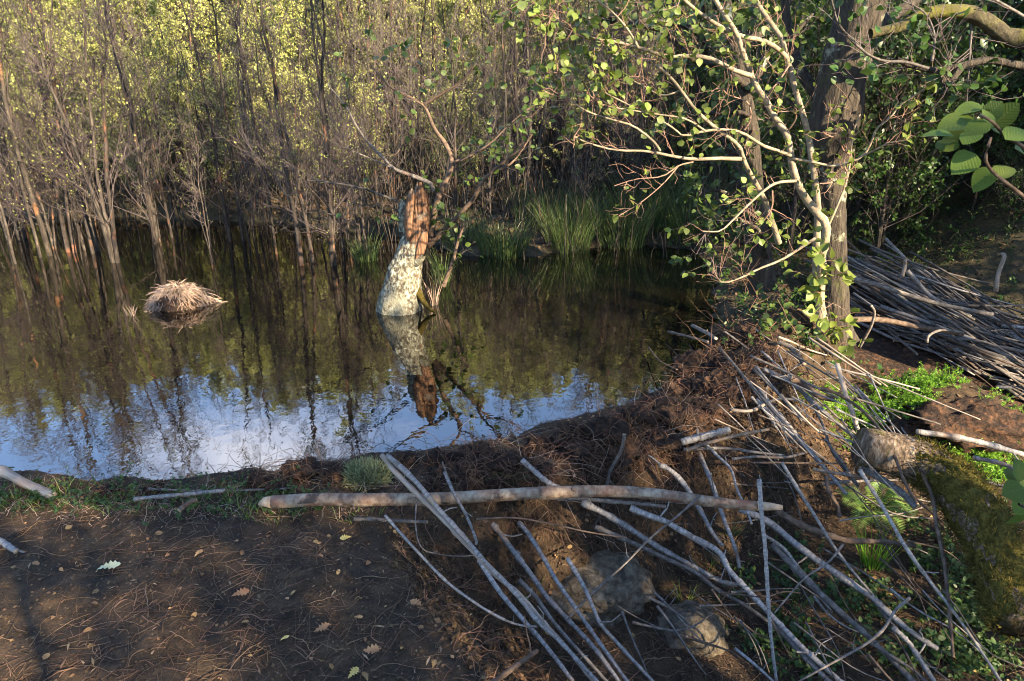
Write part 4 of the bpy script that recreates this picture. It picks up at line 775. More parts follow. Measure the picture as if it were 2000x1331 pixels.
sticks = [
 (c5((105, 320), (170, 400), (300, 530), (420, 650), (520, 760), (640, 880), (740, 960), (830, 1070), (930, 1180), (1020, 1290), (1060, 1345)), 6.5, .34, -.08, 'peeled', 'long pale peeled pole propped across the birch log, its tip over the water', 1),
 (c5((130, 320), (250, 430), (350, 550), (470, 680), (560, 790), (700, 930), (800, 1060), (900, 1150), (1000, 1260), (1080, 1345)), 6.5, .36, -.06, 'pole_bark', 'grey pole propped across the birch log beside the pale peeled one', 2),
 (c5((540, 790), (640, 940), (750, 1070), (860, 1200), (960, 1330)), 6.5, .05, -.1, 'pole_bark', 'pole tucked under the two propped poles at the edge of the bare soil', 0),
 (c5((120, 590), (200, 680), (300, 790), (400, 890), (520, 980), (640, 1050), (720, 1080), (800, 1087)), 3.6, .22, .0, 'pole_bark', 'thin curved grey stick arching over the bare soil to the propped poles', 0),
 (c5((260, 530), (255, 640), (280, 735), (350, 765), (450, 775), (530, 768)), 1.8, .25, .06, 'grey_bark', 'thin looping withy over the bare soil below the birch log', 0),
 (c5((385, 395), (430, 490), (490, 590), (530, 700), (525, 720)), 4.2, .30, .12, 'pole_bark', 'short grey stick leaning over the birch log beside the propped poles', 0),
 (c5((375, 350), (425, 480), (470, 570), (515, 660)), 2.2, .32, .14, 'grey_bark', 'thin twig leaning beside the short stick on the birch log', 1),
 (c5((597, 625), (650, 690), (720, 780), (790, 870), (850, 960), (960, 1080), (1060, 1190), (1170, 1340)), 7.2, .0, -.2, 'pole_bark', 'pale-ringed grey pole coming from under the birch log left of the round boulder', 1),
 (c5((690, 590), (760, 670), (830, 780), (890, 880), (970, 990), (1050, 1110), (1190, 1310), (1215, 1345)), 6.0, .0, -.22, 'pole_bark', 'slim grey pole resting against the left side of the larger boulder', 1),
 (c5((720, 880), (790, 950), (840, 1030), (930, 1140), (1080, 1300), (1120, 1345)), 5.8, -.05, -.2, 'grey_bark', 'brownish pole with a light cut end between two grey poles at the front', 0),
 (c5((935, 780), (990, 870), (1030, 950), (1080, 1070), (1140, 1140), (1230, 1240), (1330, 1345)), 5.6, .05, -.22, 'pole_bark', 'pointed grey pole crossing in front of the larger boulder', 1),
 (c5((1000, 530), (1100, 580), (1230, 660), (1350, 740), (1500, 820), (1604, 880), (1690, 900)), 7.8, .07, -.25, 'pole_bark', 'thick grey pole sloping down from the birch log above the boulders', 2),
 (c5((1060, 640), (1200, 700), (1350, 770), (1500, 840), (1604, 925), (1720, 985), (1840, 1070)), 6.2, .0, -.28, 'grey_bark', 'grey pole lying just below the thick one above the small boulder', 1),
 (c6((-190, 395), (-70, 445), (0, 470), (150, 560), (290, 640), (340, 740), (440, 850), (540, 960), (640, 1060), (760, 1180), (940, 1331), (960, 1350)), 7.8, .08, -.34, 'pole_bark', 'long bent birch pole running from under the log to the bottom of the heap', 2),
 (c6((180, 95), (230, 210), (280, 340), (320, 470), (380, 620), (400, 720)), 6.4, .03, -.22, 'pole_bark', 'grey pole passing steeply under the pale end of the birch log', 1),
 (c6((215, 45), (280, 110), (360, 190), (385, 290), (440, 400), (465, 480)), 3.6, .12, .0, 'pole_bark', 'crooked thin stick kinked beside the pale end of the birch log', 0),
 (c6((505, 240), (520, 400), (540, 560), (555, 740), (565, 900), (575, 1100), (602, 1345)), 5.6, .40, -.25, 'pole_bark', 'upright grey pole crossing in front of the pale end of the birch log', 1),
 (c6((630, 150), (700, 270), (800, 420), (900, 580), (1000, 720), (1120, 865)), 4.4, .2, -.16, 'pole_bark', 'slim blue-grey stick sloping down onto the thick birch pole', 0),
 (c6((1050, 190), (1180, 400), (1300, 620), (1430, 800), (1550, 950), (1680, 1130), (1820, 1345)), 4.8, .25, -.28, 'pole_bark', 'long slim pole slanting past the fern to the lower right corner', 0),
 (c6((400, 400), (560, 470), (700, 590), (850, 700), (1000, 800), (1120, 880), (1250, 1000), (1380, 1100), (1470, 1155)), 9.0, .0, -.28, 'pole_bark', 'thickest silvery birch pole, lying in the middle of the heap below the fern', 2),
 (c6((580, 590), (720, 740), (860, 880), (1000, 1000), (1100, 1090), (1230, 1220), (1350, 1345)), 8.6, -.08, -.36, 'grey_bark', 'thick dull grey pole beside the thickest birch pole', 1),
 (c6((540, 545), (640, 610), (720, 720), (780, 800), (900, 960)), 4.2, -.02, -.25, 'pole_bark', 'short stick between the two thickest poles', 0),
 (c6((560, 1010), (660, 1090), (800, 1240), (900, 1345)), 6.5, -.22, -.36, 'pole_bark', 'pole half under weeds at the foot of the heap', 0),
 (c6((1230, 1040), (1300, 1110), (1370, 1210), (1460, 1345)), 6.0, -.2, -.34, 'pole_bark', 'grey pole branching below the end of the thickest birch pole', 0),
 (c6((1100, 1120), (1200, 1180), (1330, 1260), (1420, 1345)), 4.2, -.24, -.36, 'grey_bark', None, 0),
 (c6((960, 590), (880, 690), (760, 770), (680, 860), (590, 960)), 2.6, .02, -.12, 'grey_bark', 'thin curved twig crossing over the birch poles in the middle of the heap', 1),
 (c6((1320, 880), (1240, 950), (1180, 1050), (1080, 1140), (960, 1210), (830, 1280), (700, 1345)), 3.6, -.02, -.22, 'grey_bark', 'bent brown branch sweeping across the front of the heap', 1),
 (c6((290, 850), (420, 870), (540, 885), (640, 855), (730, 855)), 2.0, -.02, -.05, 'brown_bark', 'dark thin twig lying across the pole behind the small boulder', 0),
 (c6((1380, 190), (1440, 330), (1460, 500), (1500, 680), (1520, 860), (1540, 1040), (1555, 1200)), 5.2, .12, -.3, 'brown_bark', 'crooked brown stick standing against the mossy log', 0),
 (c4((800, 690), (860, 705), (930, 740), (1050, 830), (1130, 930), (1190, 1040), (1240, 1170), (1310, 1290)), 4.4, .30, .10, 'brown_bark', 'dark bowed branch arching over the cut end of the mossy log', 0),
 (c4((890, 560), (930, 700), (970, 810), (1000, 905)), 5.5, .42, .12, 'peeled', 'pale barkless stick leaning on the cut end of the mossy log', 0),
 (c4((650, 640), (720, 660), (790, 720), (870, 745)), 8.5, .22, .15, 'brown_bark', 'short thick brown branch with a pale broken end above the green patch', 0),
 (c4((510, 590), (640, 650), (760, 760), (850, 840), (990, 950)), 5.8, .22, .03, 'pole_bark', 'grey pole running from the peat bank to the cut end of the mossy log', 1),
 (c4((480, 680), (560, 790), (680, 920), (760, 1030), (840, 1120)), 4.8, .2, -.1, 'pole_bark', 'sunlit slim pole from the peat bank down past the fern', 0),
 (c4((440, 520), (600, 590), (720, 650), (900, 740)), 3.2, .28, .18, 'grey_bark', None, 0),
 (c4((470, 750), (600, 870), (740, 1000), (850, 1130), (940, 1240)), 5.6, .15, -.12, 'pole_bark', 'straight grey pole running down beside the sunlit slim one', 1),
 (c4((700, 690), (800, 840), (860, 1010), (940, 1130), (1000, 1200)), 3.6, .22, -.05, 'grey_bark', None, 0),
 (c6((860, 20), (960, 160), (1040, 270)), 3.4, .1, -.05, 'grey_bark', None, 0),
 (c6((1050, 175), (1150, 230), (1260, 300), (1355, 392)), 8.6, .0, -.12, 'pole_bark', 'thick pale pole end wedged under the mossy log', 0),
 (c6((870, 220), (880, 300), (930, 380), (940, 450)), 5.2, .02, -.15, 'brown_bark', 'dark crooked root hanging left of the fern', 0),
 (c6((600, 410), (720, 480), (850, 530), (1000, 570), (1150, 570), (1350, 600)), 8.0, -.02, -.12, 'brown_bark', 'dark brown log continuing past the pale end of the birch log', 0),
 (c6((100, 80), (300, 75), (500, 100), (640, 110)), 3.6, .1, .08, 'grey_bark', 'grey twig lying level above the pale end of the birch log', 1),
 (c6((360, 130), (500, 115), (640, 120), (760, 95)), 3.4, .08, .08, 'grey_bark', None, 0), (c6((480, 150), (650, 150), (800, 150), (980, 155)), 2.4, .08, .05, 'brown_bark', None, 0), (c6((800, 185), (950, 215), (1100, 235)), 4.4, .05, .0, 'grey_bark', None, 0),
 (c4((85, 968), (170, 945), (250, 922), (335, 903)), 8.8, .2, .26, 'pole_bark', 'short pale pole with a slanting white cut end sticking out of the dam', 1),
 (c4((110, 1010), (250, 965), (400, 930), (540, 900)), 4.4, .14, .18, 'grey_bark', 'grey stick lying under the pole with the white cut end', 0),
 (c4((340, 800), (440, 810), (520, 775), (600, 745), (720, 755)), 4.2, .2, .16, 'peeled', 'sunlit bleached stick crossing the poles below the peat bank', 1),
 (c4((590, 450), (650, 475), (700, 530), (720, 565)), 5.5, .28, .2, 'grey_bark', 'dark crooked branch lying at the foot of the alder', 2),
 (c4((1310, 915), (1500, 940), (1650, 970), (1870, 1035)), 7.0, .2, .1, 'pole_bark', 'pale pole lying in the green herbs behind the mossy log', 0),
 (c4((1640, 1170), (1760, 1195), (1880, 1230)), 3.5, .1, .1, 'grey_bark', None, 0), (c4((1600, 1050), (1750, 1080), (1880, 1150)), 5.5, .12, .1, 'grey_bark', None, 0),
 (c5((1190, 225), (1180, 290), (1130, 370), (1110, 440), (1090, 560), (1040, 660)), 4.4, .30, -.2, 'grey_bark', 'crooked stick poking up behind the birch log', 0),
 (c5((730, 340), (800, 400), (850, 440), (905, 468)), 6.2, .25, .13, 'pole_bark', 'pole end reaching from the birch log up to the mud bank', 0),
 (c6((-30, 165), (20, 190), (100, 270), (180, 400), (250, 530), (310, 600)), 6.6, .1, -.18, 'pole_bark', 'grey pole dipping under the middle of the birch log', 1),
 (c5((530, 605), (700, 600), (850, 625), (1000, 660), (1200, 690)), 2.4, .1, .0, 'brown_bark', 'thin twig running above the larger boulder', 1),
 (c5((-20, 606), (60, 606), (150, 612), (310, 618)), 4.6, .14, .13, 'grey_bark', 'flat weathered stick lying in front of the birch log at the edge of the soil', 0),
 (c5((1530, 500), (1440, 580), (1310, 680), (1180, 810), (1040, 940), (935, 1055)), 3.0, .16, -.1, 'grey_bark', 'thin branch slanting across the larger boulder against all the poles', 2),
 (c5((590, 1345), (700, 1270), (800, 1195)), 6.2, .12, .05, 'brown_bark', 'short brown stick lying on the bare soil beside the poles', 0),
 ([(830, 982), (950, 977), (1080, 974), (1200, 982), (1300, 990)], 6.0, .10, .05, 'grey_bark', 'slim grey log lying under the birch log', 0),
 ([(-40, 905), (0, 920), (50, 945), (105, 970)], 11.5, .22, .12, 'peeled', 'weathered pale log slanting into the grass at the left water edge', 0),
 ([(-25, 1045), (5, 1058), (32, 1077)], 7.5, .13, .12, 'pole_bark', 'short blue-grey stick end lying on the soil at the left', 0),
 ([(262, 976), (320, 968), (380, 963), (440, 958)], 4.8, .14, .14, 'pole_bark', 'grey stick lying in the bilberry sprigs left of the birch log', 0),
 ([(290, 955), (380, 960), (470, 958), (570, 954)], 2.6, .13, .13, 'grey_bark', 'thin twig at the water edge left of the birch log', 0),
 ([(1305, 648), (1345, 657), (1383, 668)], 3.0, .05, .15, 'grey_bark', 'thin grey stick reaching out over the water from the dam', 0), ([(1352, 636), (1378, 648), (1398, 662)], 4.5, .08, .16, 'grey_bark', 'stubby grey stick poking into the water beside the thin one', 0),
 ([(1266, 678), (1290, 705), (1322, 722)], 1.8, .06, .15, 'brown_bark', 'dark twig trailing into the sky reflection beside the dam', 1), ([(350, 998), (366, 985), (384, 976)], 6.0, .15, .17, 'brown_bark', 'chunk of brown bark in the bilberry sprigs', 0)]
for i, (pts, r, z0, z1, mt, lab, st) in enumerate(sticks):
    pole(pts, r, z0, z1, mt, lab, None, 'pole' if r > 4 else 'stick', r * (.62 if len(pts) > 4 else .85), seed=i * 3, stubs=st, cat='pole' if r > 5 else 'stick')
rng = R(91)
MARKS = [(1156, 1110, 'the larger boulder'), (1366, 1225, 'the smaller boulder'), (1700, 985, 'the fern'), (1705, 1090, 'the bright grass tuft'), (1730, 885, 'the cut end of the mossy log'), (1900, 1050, 'the mossy flank of the log'), (1500, 1130, 'the upright pole'), (1528, 992, 'the pale tip of the birch log'), (1250, 965, 'the middle of the birch log'), (1400, 720, 'the peat bank'), (1380, 850, 'the white-cut pole'), (1760, 770, 'the bright bedstraw'), (1640, 1120, 'the thickest birch pole'), (1555, 1250, 'the weeds at the foot of the heap'), (1800, 1240, 'the lower end of the thickest birch pole')]
for i in range(75):
    x0 = rng.uniform(1120, 1900); y0 = rng.uniform(770, 1290)
    if x0 < 1330 and y0 < 1010: continue
    a = radians(rng.choice([rng.normal(38, 14), rng.normal(48, 9), rng.normal(5, 25)])); L = rng.uniform(70, 300)
    pts = [(x0 + L * f * cos(a + .25 * (f - .5) * k_), y0 + L * f * sin(a + .25 * (f - .5) * k_)) for f in (0, .33, .66, 1) for k_ in [rng.normal()]]
    mx, my = x0 + L * .5 * cos(a), y0 + L * .5 * sin(a); mk = min(MARKS, key=lambda q: math.hypot(q[0] - mx, q[1] - my)); mt = rng.choice(['pole_bark', 'grey_bark', 'grey_bark', 'brown_bark']); rad_ = rng.uniform(1.4, 4.2)
    side = 'above' if my < mk[1] - 40 else 'below' if my > mk[1] + 40 else 'beside'
    lab = f"{'short' if L < 130 else 'long' if L > 230 else 'mid-length'} {'thick' if rad_ > 3.2 else 'thin'} {dict(pole_bark='pale', grey_bark='grey', brown_bark='brown')[str(mt)]} stick lying {side} {mk[2]}"
    pole(pts, rad_, -.25 + rng.uniform(0, .12), -.38 + rng.uniform(0, .1), str(mt), lab, None, 'stick', 1.2, 9, seed=400 + i, sides=6, stubs=int(rng.integers(0, 2)))

for i in range(50):
    x0 = rng.uniform(1390, 1700); y0 = rng.uniform(640, 850)
    if y0 < 640 + max(0, x0 - 1560) * .5: continue
    a = radians(rng.normal(42, 13)); L = rng.uniform(80, 260); mx, my = x0 + L * .5 * cos(a), y0 + L * .5 * sin(a); mk = min(MARKS, key=lambda q: math.hypot(q[0] - mx, q[1] - my)); mt = str(rng.choice(['pole_bark', 'grey_bark', 'peeled'])); rad_ = rng.uniform(1.2, 3.4)
    pts = [(x0 + L * f + 0 * f if False else x0 + L * f * cos(a), y0 + L * f * sin(a)) for f in (0, .33, .66, 1)]
    lab = f"{'short' if L < 130 else 'long' if L > 200 else 'mid-length'} {'slender' if rad_ < 2.2 else 'sturdy'} {dict(pole_bark='pale', grey_bark='grey', peeled='bleached')[mt]} stick woven into the dam {'above' if my < mk[1] - 40 else 'below' if my > mk[1] + 40 else 'beside'} {mk[2]}"
    pole(pts, rad_, .24 + rng.uniform(0, .08), .02 + rng.uniform(0, .14), mt, lab, 'sticks woven into the dam', 'stick', rad_ * .6, 20, seed=1600 + i, sides=6, stubs=0)

# heaped stick pile behind the alder
rng = R(95); LPI = 'bare grey stick lying in the heaped stick pile behind the alder trunk'; GPI = 'sticks of the heaped pile'
def pile_pt(px, py, up=0):
    y = np.interp(py, [440, 480, 600, 700, 760], [6.9, 6.5, 5.7, 5.0, 4.75]); return aty(px, py, y) + np.array([0, 0, up])
def pile_in(px, py): return py > 488 + max(0, (px - 1745)) * .55 and py < 575 + (px - 1640) * .46 + 20
cnt = 0; PS = []
while cnt < 295:
    x0 = rng.uniform(1610, 2060); y0 = rng.uniform(455, 800)
    if not pile_in(x0, y0): continue
    a = radians(rng.normal(29, 8) - (8 if y0 > 640 else 0)); L = rng.uniform(110, 340)
    if not (pile_in(x0 + L * .55 * cos(a), y0 + L * .55 * sin(a)) or x0 > 1950): continue
    up = rng.uniform(-.06, .07); b = rng.normal(0, .10)
    s = [(x0 + L * f * cos(a + b * (f - .5)), y0 + L * f * sin(a + b * (f - .5))) for f in np.linspace(-.15, 1, 8)]
    P = np.array([pile_pt(u, v, up + rng.normal(0, .003)) for u, v in s]); P[:, 2] += .03 * np.sin(np.linspace(0, 3, 8)) * rng.normal()
    r = rng.choice([.006, .009, .012, .016]) * rng.uniform(.8, 1.2)
    PS.append((r * L, P, r, y0, x0, L)); cnt += 1
PS.sort(key=lambda q: -q[0]); rest = MB()
for k, (_, P, r, y0, x0, L) in enumerate(PS):
    if k >= 175: rest.tubes(P, np.linspace(r, r * .55, 8), 5, rnd=rng.uniform(size=1)); continue
    lab = f"{'stout' if r > .013 else 'slim' if r > .009 else 'very thin'} {'long' if L > 260 else 'short' if L < 180 else 'bare'} stick at the {'top' if y0 < 560 else 'flank' if y0 < 640 else 'foot'} {'beside the alder trunk' if x0 < 1720 else 'midway along' if x0 < 1850 else 'towards the dark bank'} of the heaped stick pile"
    solo('stick', MB().tubes(P, np.linspace(r, r * .55, 8), 6, cap=True, capmi=1, rough=.05, rng=rng), [M[rng.choice(['grey_bark', 'grey_bark', 'grey_bark', 'pole_bark', 'brown_bark'])], M['cut_wood']], tuple(P[3]), lab, 'stick', GPI)
tag(link('thin_pile_sticks', rest.mesh('thin_pile_sticks', M['grey_bark'])), 'thinnest sticks filling the heaped pile behind the alder trunk', None, None, 'stuff')
for i, (pts, y0, y1, r, mt, lab) in enumerate([
        ([(1945, 570), (1950, 535), (1962, 500), (1950, 497)], 5.4, 5.5, 4.5, 'peeled', 'pale forked stick standing up at the right end of the stick pile'), ([(1762, 540), (1768, 520), (1768, 508)], 5.9, 5.9, 4, 'peeled', 'short pale stub standing up in the middle of the stick pile'),
        ([(1655, 625), (1720, 625), (1800, 640), (1880, 652)], 5.0, 5.1, 6, 'brown_bark', 'long brown pole lying across the front of the stick pile'), ([(1678, 680), (1700, 640), (1708, 612), (1702, 598)], 4.9, 4.8, 3.2, 'grey_bark', 'crooked stick poking up in front of the stick pile'),
        ([(1650, 540), (1720, 560), (1800, 585), (1860, 600), (1940, 615)], 5.5, 5.3, 5, 'grey_bark', 'long pale stick lying on top of the stick pile'), ([(1810, 670), (1815, 655), (1840, 645), (1880, 650)], 4.85, 4.9, 3, 'grey_bark', 'small hooked stick on the front of the stick pile'),
        ([(1772, 530), (1790, 550), (1810, 572), (1835, 595)], 5.6, 5.5, 5, 'pole_bark', 'whitish straight stick on the middle of the stick pile')]):
    P, rr = limb(pts, y0, y1, r, r * .8, 12, 900 + i); solo('stick', MB().tubes(P, rr, 7, cap=True, capmi=1, rough=.05), [M[mt], M['cut_wood']], tuple(P[5]), lab, 'stick', GPI)
# earth core of the pile
px_, py_ = np.meshgrid(np.linspace(1600, 2160, 30), np.linspace(470, 820, 20)); V = []
for a, b in zip(px_.ravel(), py_.ravel()):
    bb = max(b, 505 + max(0, a - 1745) * .55 + 12); p = pile_pt(a, bb, -.12); V.append(p)
V = np.array(V); V[:, 2] += .02 * fbm(V[:, 0] * 9, V[:, 1] * 9, 3)
k, q = np.meshgrid(np.arange(19), np.arange(29), indexing='ij'); b = k * 30 + q
tag(link('pile_soil', MB().add(V, np.stack([b, b + 30, b + 31, b + 1], -1).reshape(-1, 4)).mesh('pile_soil', M['clod'])), 'dark soil under the heaped stick pile', None, None, 'structure')

# ------------------------------------------------------------------ mossy fallen log
s = spline([(1680, 872), (1735, 885), (1795, 903), (1850, 935), (1895, 985), (1932, 1050), (1955, 1110), (1972, 1175), (1985, 1220)], 40); t = np.linspace(0, 1, 40)
pr = np.interp(t, [0, .15, .4, .6, .8, 1], [37, 40, 45, 46, 42, 34]); P = np.array([at(a, b, .16 - .2 * tt) for (a, b), tt in zip(s, t)])
for i_ in range(40):
    rw = pr[i_] * depth(P[i_]) / FPX
    if P[i_, 2] < gz(P[i_, 0], P[i_, 1]) + .7 * rw: P[i_] = hit(*s[i_], .7 * rw)
for _ in range(4): P[1:-1] = .5 * P[1:-1] + .25 * (P[:-2] + P[2:])
rr = pr * depth(P.T) / FPX
root = thing('mossy_log', 'fallen moss-covered log with a pale barkless cut end', 'log', tuple(P[18]))
def tube_rough(P, rr, sides, amp, seed, cap=True):
    m = MB().tubes(P, rr, sides, cap=cap); V, rn = m.V[0]; n = len(P); V = V.reshape(n, sides, 3); th = np.arange(sides) / sides * 2 * pi; L = np.r_[0, np.cumsum(np.linalg.norm(np.diff(P, axis=0), axis=1))][:, None]
    nz = fbm(np.cos(th)[None] * 2.5 + seed, np.sin(th)[None] * 2.5 + L * 7, seed) + .5 * fbm(np.cos(th)[None] * 8 + L * 9, np.sin(th)[None] * 8 + L * 18, seed + 1)
    V = P[:, None] + (V - P[:, None]) * (1 + amp * nz)[..., None]; m.V[0] = (V.reshape(-1, 3), rn); return m, V
m, _ = tube_rough(P, rr, 28, .10, 71); part('wood', m, M['mossy_wood'], root)
m, V = tube_rough(P[6:], rr[6:] * np.interp(np.arange(34), [0, 3, 12, 33], [.86, .97, 1.08, 1.08]), 28, .22, 72); part('moss_sheet', m, M['moss'], root)
rng = R(72); idx = rng.integers(2, V.shape[0], 9000), rng.integers(0, 28, 9000); b = V[idx]; outd = nrm(b - P[6:][idx[0]]); b = b + rng.normal(0, .012, b.shape); D = nrm(outd + rng.normal(0, .6, outd.shape) + [0, 0, .2])
sg = np.linspace(0, 1, 3)[None, :, None]; part('moss_fronds', MB().ribbons(b[:, None] + sg * D[:, None] * rng.uniform(.010, .028, (9000, 1, 1)), .0022 * np.array([[1, .8, .2]]), nrm(np.cross(D, rng.normal(size=D.shape))), rnd=rng.uniform(size=9000)), M['moss'], root, 'stuff')

# boulders
for (px, py, rx, ry, rz, lab, sd) in [(1156, 1172, .30, .22, .17, 'larger rounded grey-brown boulder half in shade under the birch log', 81), (1366, 1268, .165, .14, .14, 'smaller rounded boulder with a sunlit patch at the bottom of the hollow', 82)]:
    c = hit(px, py) + np.array([0, .10, -.02]); m = lump(c, rx, ry, rz, sd, 96, 60, .26, 1.0); solo('boulder', m, M['rock'], tuple(c), lab, 'boulder', 'boulders below the dam')

# ------------------------------------------------------------------ mud clods and root tangle of the dam
clods = [(590, 922, 34), (500, 945, 26), (535, 958, 22), (650, 930, 30), (860, 905, 28), (930, 892, 30), (975, 905, 26), (1050, 862, 32), (1110, 842, 34), (1190, 832, 46), (1240, 803, 42), (1280, 783, 38), (1322, 748, 34), (1362, 702, 40), (1402, 690, 40), (1392, 742, 46), (1332, 802, 46), (1290, 850, 40),
         (1205, 872, 36), (1132, 872, 30), (1382, 792, 38), (1432, 652, 34), (1442, 702, 34), (1425, 762, 34), (1312, 872, 36), (1352, 832, 36), (1252, 882, 30), (1050, 902, 26), (882, 932, 26), (205, 965, 22), (62, 962, 20), (300, 962, 18), (720, 925, 24), (790, 905, 24), (1462, 640, 28), (1480, 690, 28)]
rng = R(101); fib = MB(); FB = []
for _ in range(75):
    px = rng.uniform(820, 1500); yc = np.interp(px, [700, 900, 1100, 1300, 1400, 1500], [925, 905, 850, 765, 700, 645]); clods.append((px, yc + rng.uniform(-5, 70), rng.uniform(9, 19)))
for _ in range(40):
    px = rng.uniform(1000, 1500); yc = np.interp(px, [900, 1100, 1300, 1400, 1500], [905, 850, 765, 700, 645]); clods.append((px, yc + rng.uniform(65, 160), rng.uniform(9, 20)))
for i, (px, py, r) in enumerate(clods):
    py = py + (r * .35 + 12 if px > 1000 else r * .3); r = r * (.85 if px > 1000 else 1); c = hit(px, py); rw = r * depth(c) / FPX * .95; c = c + np.array([0, .02, rw * .25]); m = lump(c, rw * rng.uniform(.9, 1.4), rw * rng.uniform(.8, 1.1), rw * rng.uniform(.55, .85), 110 + i, 44, 26, .62, 2.6)
    mk = min([(590, 925, 'behind the left end of the birch log'), (500, 945, 'left of the birch log end'), (650, 930, 'beside the pale moss clump'), (720, 925, 'right of the pale moss clump'), (860, 905, 'behind the propped poles'), (960, 900, 'behind the middle of the birch log'), (1050, 880, 'below the leaning rush blades'), (1120, 850, 'at the bend of the water edge'), (1200, 850, 'on the broadest part of the dam'), (1260, 800, 'at the tip of the sky reflection'), (1325, 750, 'at the waterside below the trailing twig'), (1380, 700, 'on the crest of the peat bank'), (1390, 790, 'above the white-cut pole'), (1310, 860, 'left of the white-cut pole'), (1435, 700, 'at the foot of the bramble sprigs'), (1470, 650, 'under the forked alder'), (1430, 765, 'above the sunlit slim pole'), (205, 965, 'at the left water edge'), (62, 962, 'under the weathered pale log'), (300, 962, 'behind the grey stick in the bilberries')], key=lambda q: math.hypot(q[0] - px, q[1] - py))
    lab = f"{'large' if r > 33 else 'middle-sized' if r > 26 else 'small'} ragged peat lump {mk[2]}"
    solo('peat_clod', m, M['clod'], tuple(c), lab, 'peat clod', 'peat lumps on the dam' if px > 780 else 'peat lumps along the near water edge')
    k = int(50 * (r / 35)); d = nrm(rng.normal(size=(k, 3)) + [0, -.5, .5]); FB.append(np.c_[c + d * rw * rng.uniform(.7, 1.05, (k, 1)), d])
FB = np.concatenate(FB); n = len(FB); D = nrm(FB[:, 3:] * .6 + rng.normal(0, .6, (n, 3))); Pf = grow(FB[:, :3], D, rng.uniform(.04, .18, n), 6, rng, -.7, .16)
fib.tubes(Pf, np.linspace(.0019, .0008, 6), 3, rnd=rng.uniform(size=n))
# more root fibres along the whole crest
q = []
while len(q) < 1700:
    px, py = rng.uniform(420, 1520), rng.uniform(600, 960); yc = np.interp(px, [420, 700, 900, 1100, 1300, 1400, 1520], [955, 925, 905, 850, 770, 700, 640])
    if not -50 < py - yc < (170 if px > 1000 else 100): continue
    if vnoise(np.array([px / 34.]), np.array([py / 22.]), 8)[0] < .05: continue
    q.append(at(px, py, .1))
q = np.array(q); q[:, 2] = ground(q[:, 0], q[:, 1]); q = q[pond_sd(q[:, 0], q[:, 1]) > .02]; n = len(q)
Pf = grow(q, nrm(rng.normal(size=(n, 3)) * [1, 1, .35] + [0, 0, .25]), rng.uniform(.03, .15, n), 6, rng, -.35, .16); fib.tubes(Pf, np.linspace(.0018, .0008, 6), 3, rnd=rng.uniform(size=n))
Ps = grow(q[::4], nrm(rng.normal(size=(len(q[::4]), 3)) * [1, 1, .3] + [0, 0, .2]), rng.uniform(.08, .32, len(q[::4])), 6, rng, -.2, .05); sm = MB().tubes(Ps, np.linspace(.0017, .0008, 6), 3, rnd=rng.uniform(size=len(Ps))); tag(link('straw_debris', sm.mesh('straw_debris', M['dry_grass'])), 'pale straw and dead stems caught on the mud dam', None, None, 'stuff')
tag(link('root_tangle', fib.mesh('root_tangle', M['fibre'])), 'brown root fibres matted over the mud dam', None, None, 'stuff')

# ------------------------------------------------------------------ litter on the bare soil
rng = R(111); m = MB()
def soil_pts(n, box=(-2.6, 2.6, 1.1, 4.2)):
    p = np.c_[rng.uniform(box[0], box[1], n), rng.uniform(box[2], box[3], n)]; p = p[pond_sd(p[:, 0], p[:, 1]) > .05]; return p
p = soil_pts(20000); p = p[fbm(p[:, 0] * 1.7, p[:, 1] * 2.2, 77) + .25 * rng.normal(size=len(p)) > -.12]; n = len(p); a = rng.uniform(0, 2 * pi, n); L = rng.uniform(.03, .20, n) * rng.choice([.5, 1, 1.3], n)
s = np.linspace(0, 1, 7)[None, :]; cv = np.cumsum(rng.normal(0, 1, (n, 7)) * rng.choice([.10, .22, .38], n)[:, None], 1); dx = np.cumsum(np.cos(a[:, None] + cv), 1) * L[:, None] / 7; dy = np.cumsum(np.sin(a[:, None] + cv), 1) * L[:, None] / 7
X = p[:, :1] + dx; Y = p[:, 1:] + dy; Z = ground(X, Y) + .002 + np.abs(rng.normal(0, .006, (n, 1))) * np.sin(s * pi); Pf = np.stack([X, Y, Z], -1)
m.tubes(Pf, (rng.choice([.0007, .0011, .0016, .0026], n, p=[.45, .35, .17, .03])[:, None] * np.linspace(1, .5, 7)[None]), 3, rnd=rng.uniform(size=n))
tag(link('root_litter', m.mesh('root_litter', M['soil_fibre'])), 'fine roots and twigs strewn over the bare soil', None, None, 'stuff')
m = MB(); p = soil_pts(5200); n = len(p); z = ground(p[:, 0], p[:, 1]) + .004; a = rng.uniform(0, 2 * pi, n)
m.leaves(np.c_[p, z], np.c_[np.cos(a), np.sin(a), rng.normal(0, .25, n)], nrm(np.c_[rng.normal(0, .3, (n, 2)), np.ones(n)]), rng.choice([.008, .014, .025, .04], n, p=[.4, .35, .2, .05]), T_SLIM, rng)
tag(link('wood_chips', m.mesh('wood_chips', M['litter'])), 'small pale chips and leaf scraps on the bare soil', None, None, 'stuff')
m = MB(); p = soil_pts(26000); n = len(p); z = ground(p[:, 0], p[:, 1]) + .003; a = rng.uniform(0, 2 * pi, n)
m.leaves(np.c_[p, z], np.c_[np.cos(a), np.sin(a), rng.normal(0, .4, n)], nrm(np.c_[rng.normal(0, .6, (n, 2)), np.ones(n)]), rng.uniform(.005, .018, n), T_FAR, rng)
tag(link('peat_crumbs', m.mesh('peat_crumbs', M['crumb'])), 'dark crumbs of peat and rotted leaves on the bare soil', None, None, 'stuff')
m = MB(); p = soil_pts(700); n = len(p); z = ground(p[:, 0], p[:, 1]) + .006; a = rng.uniform(0, 2 * pi, n)
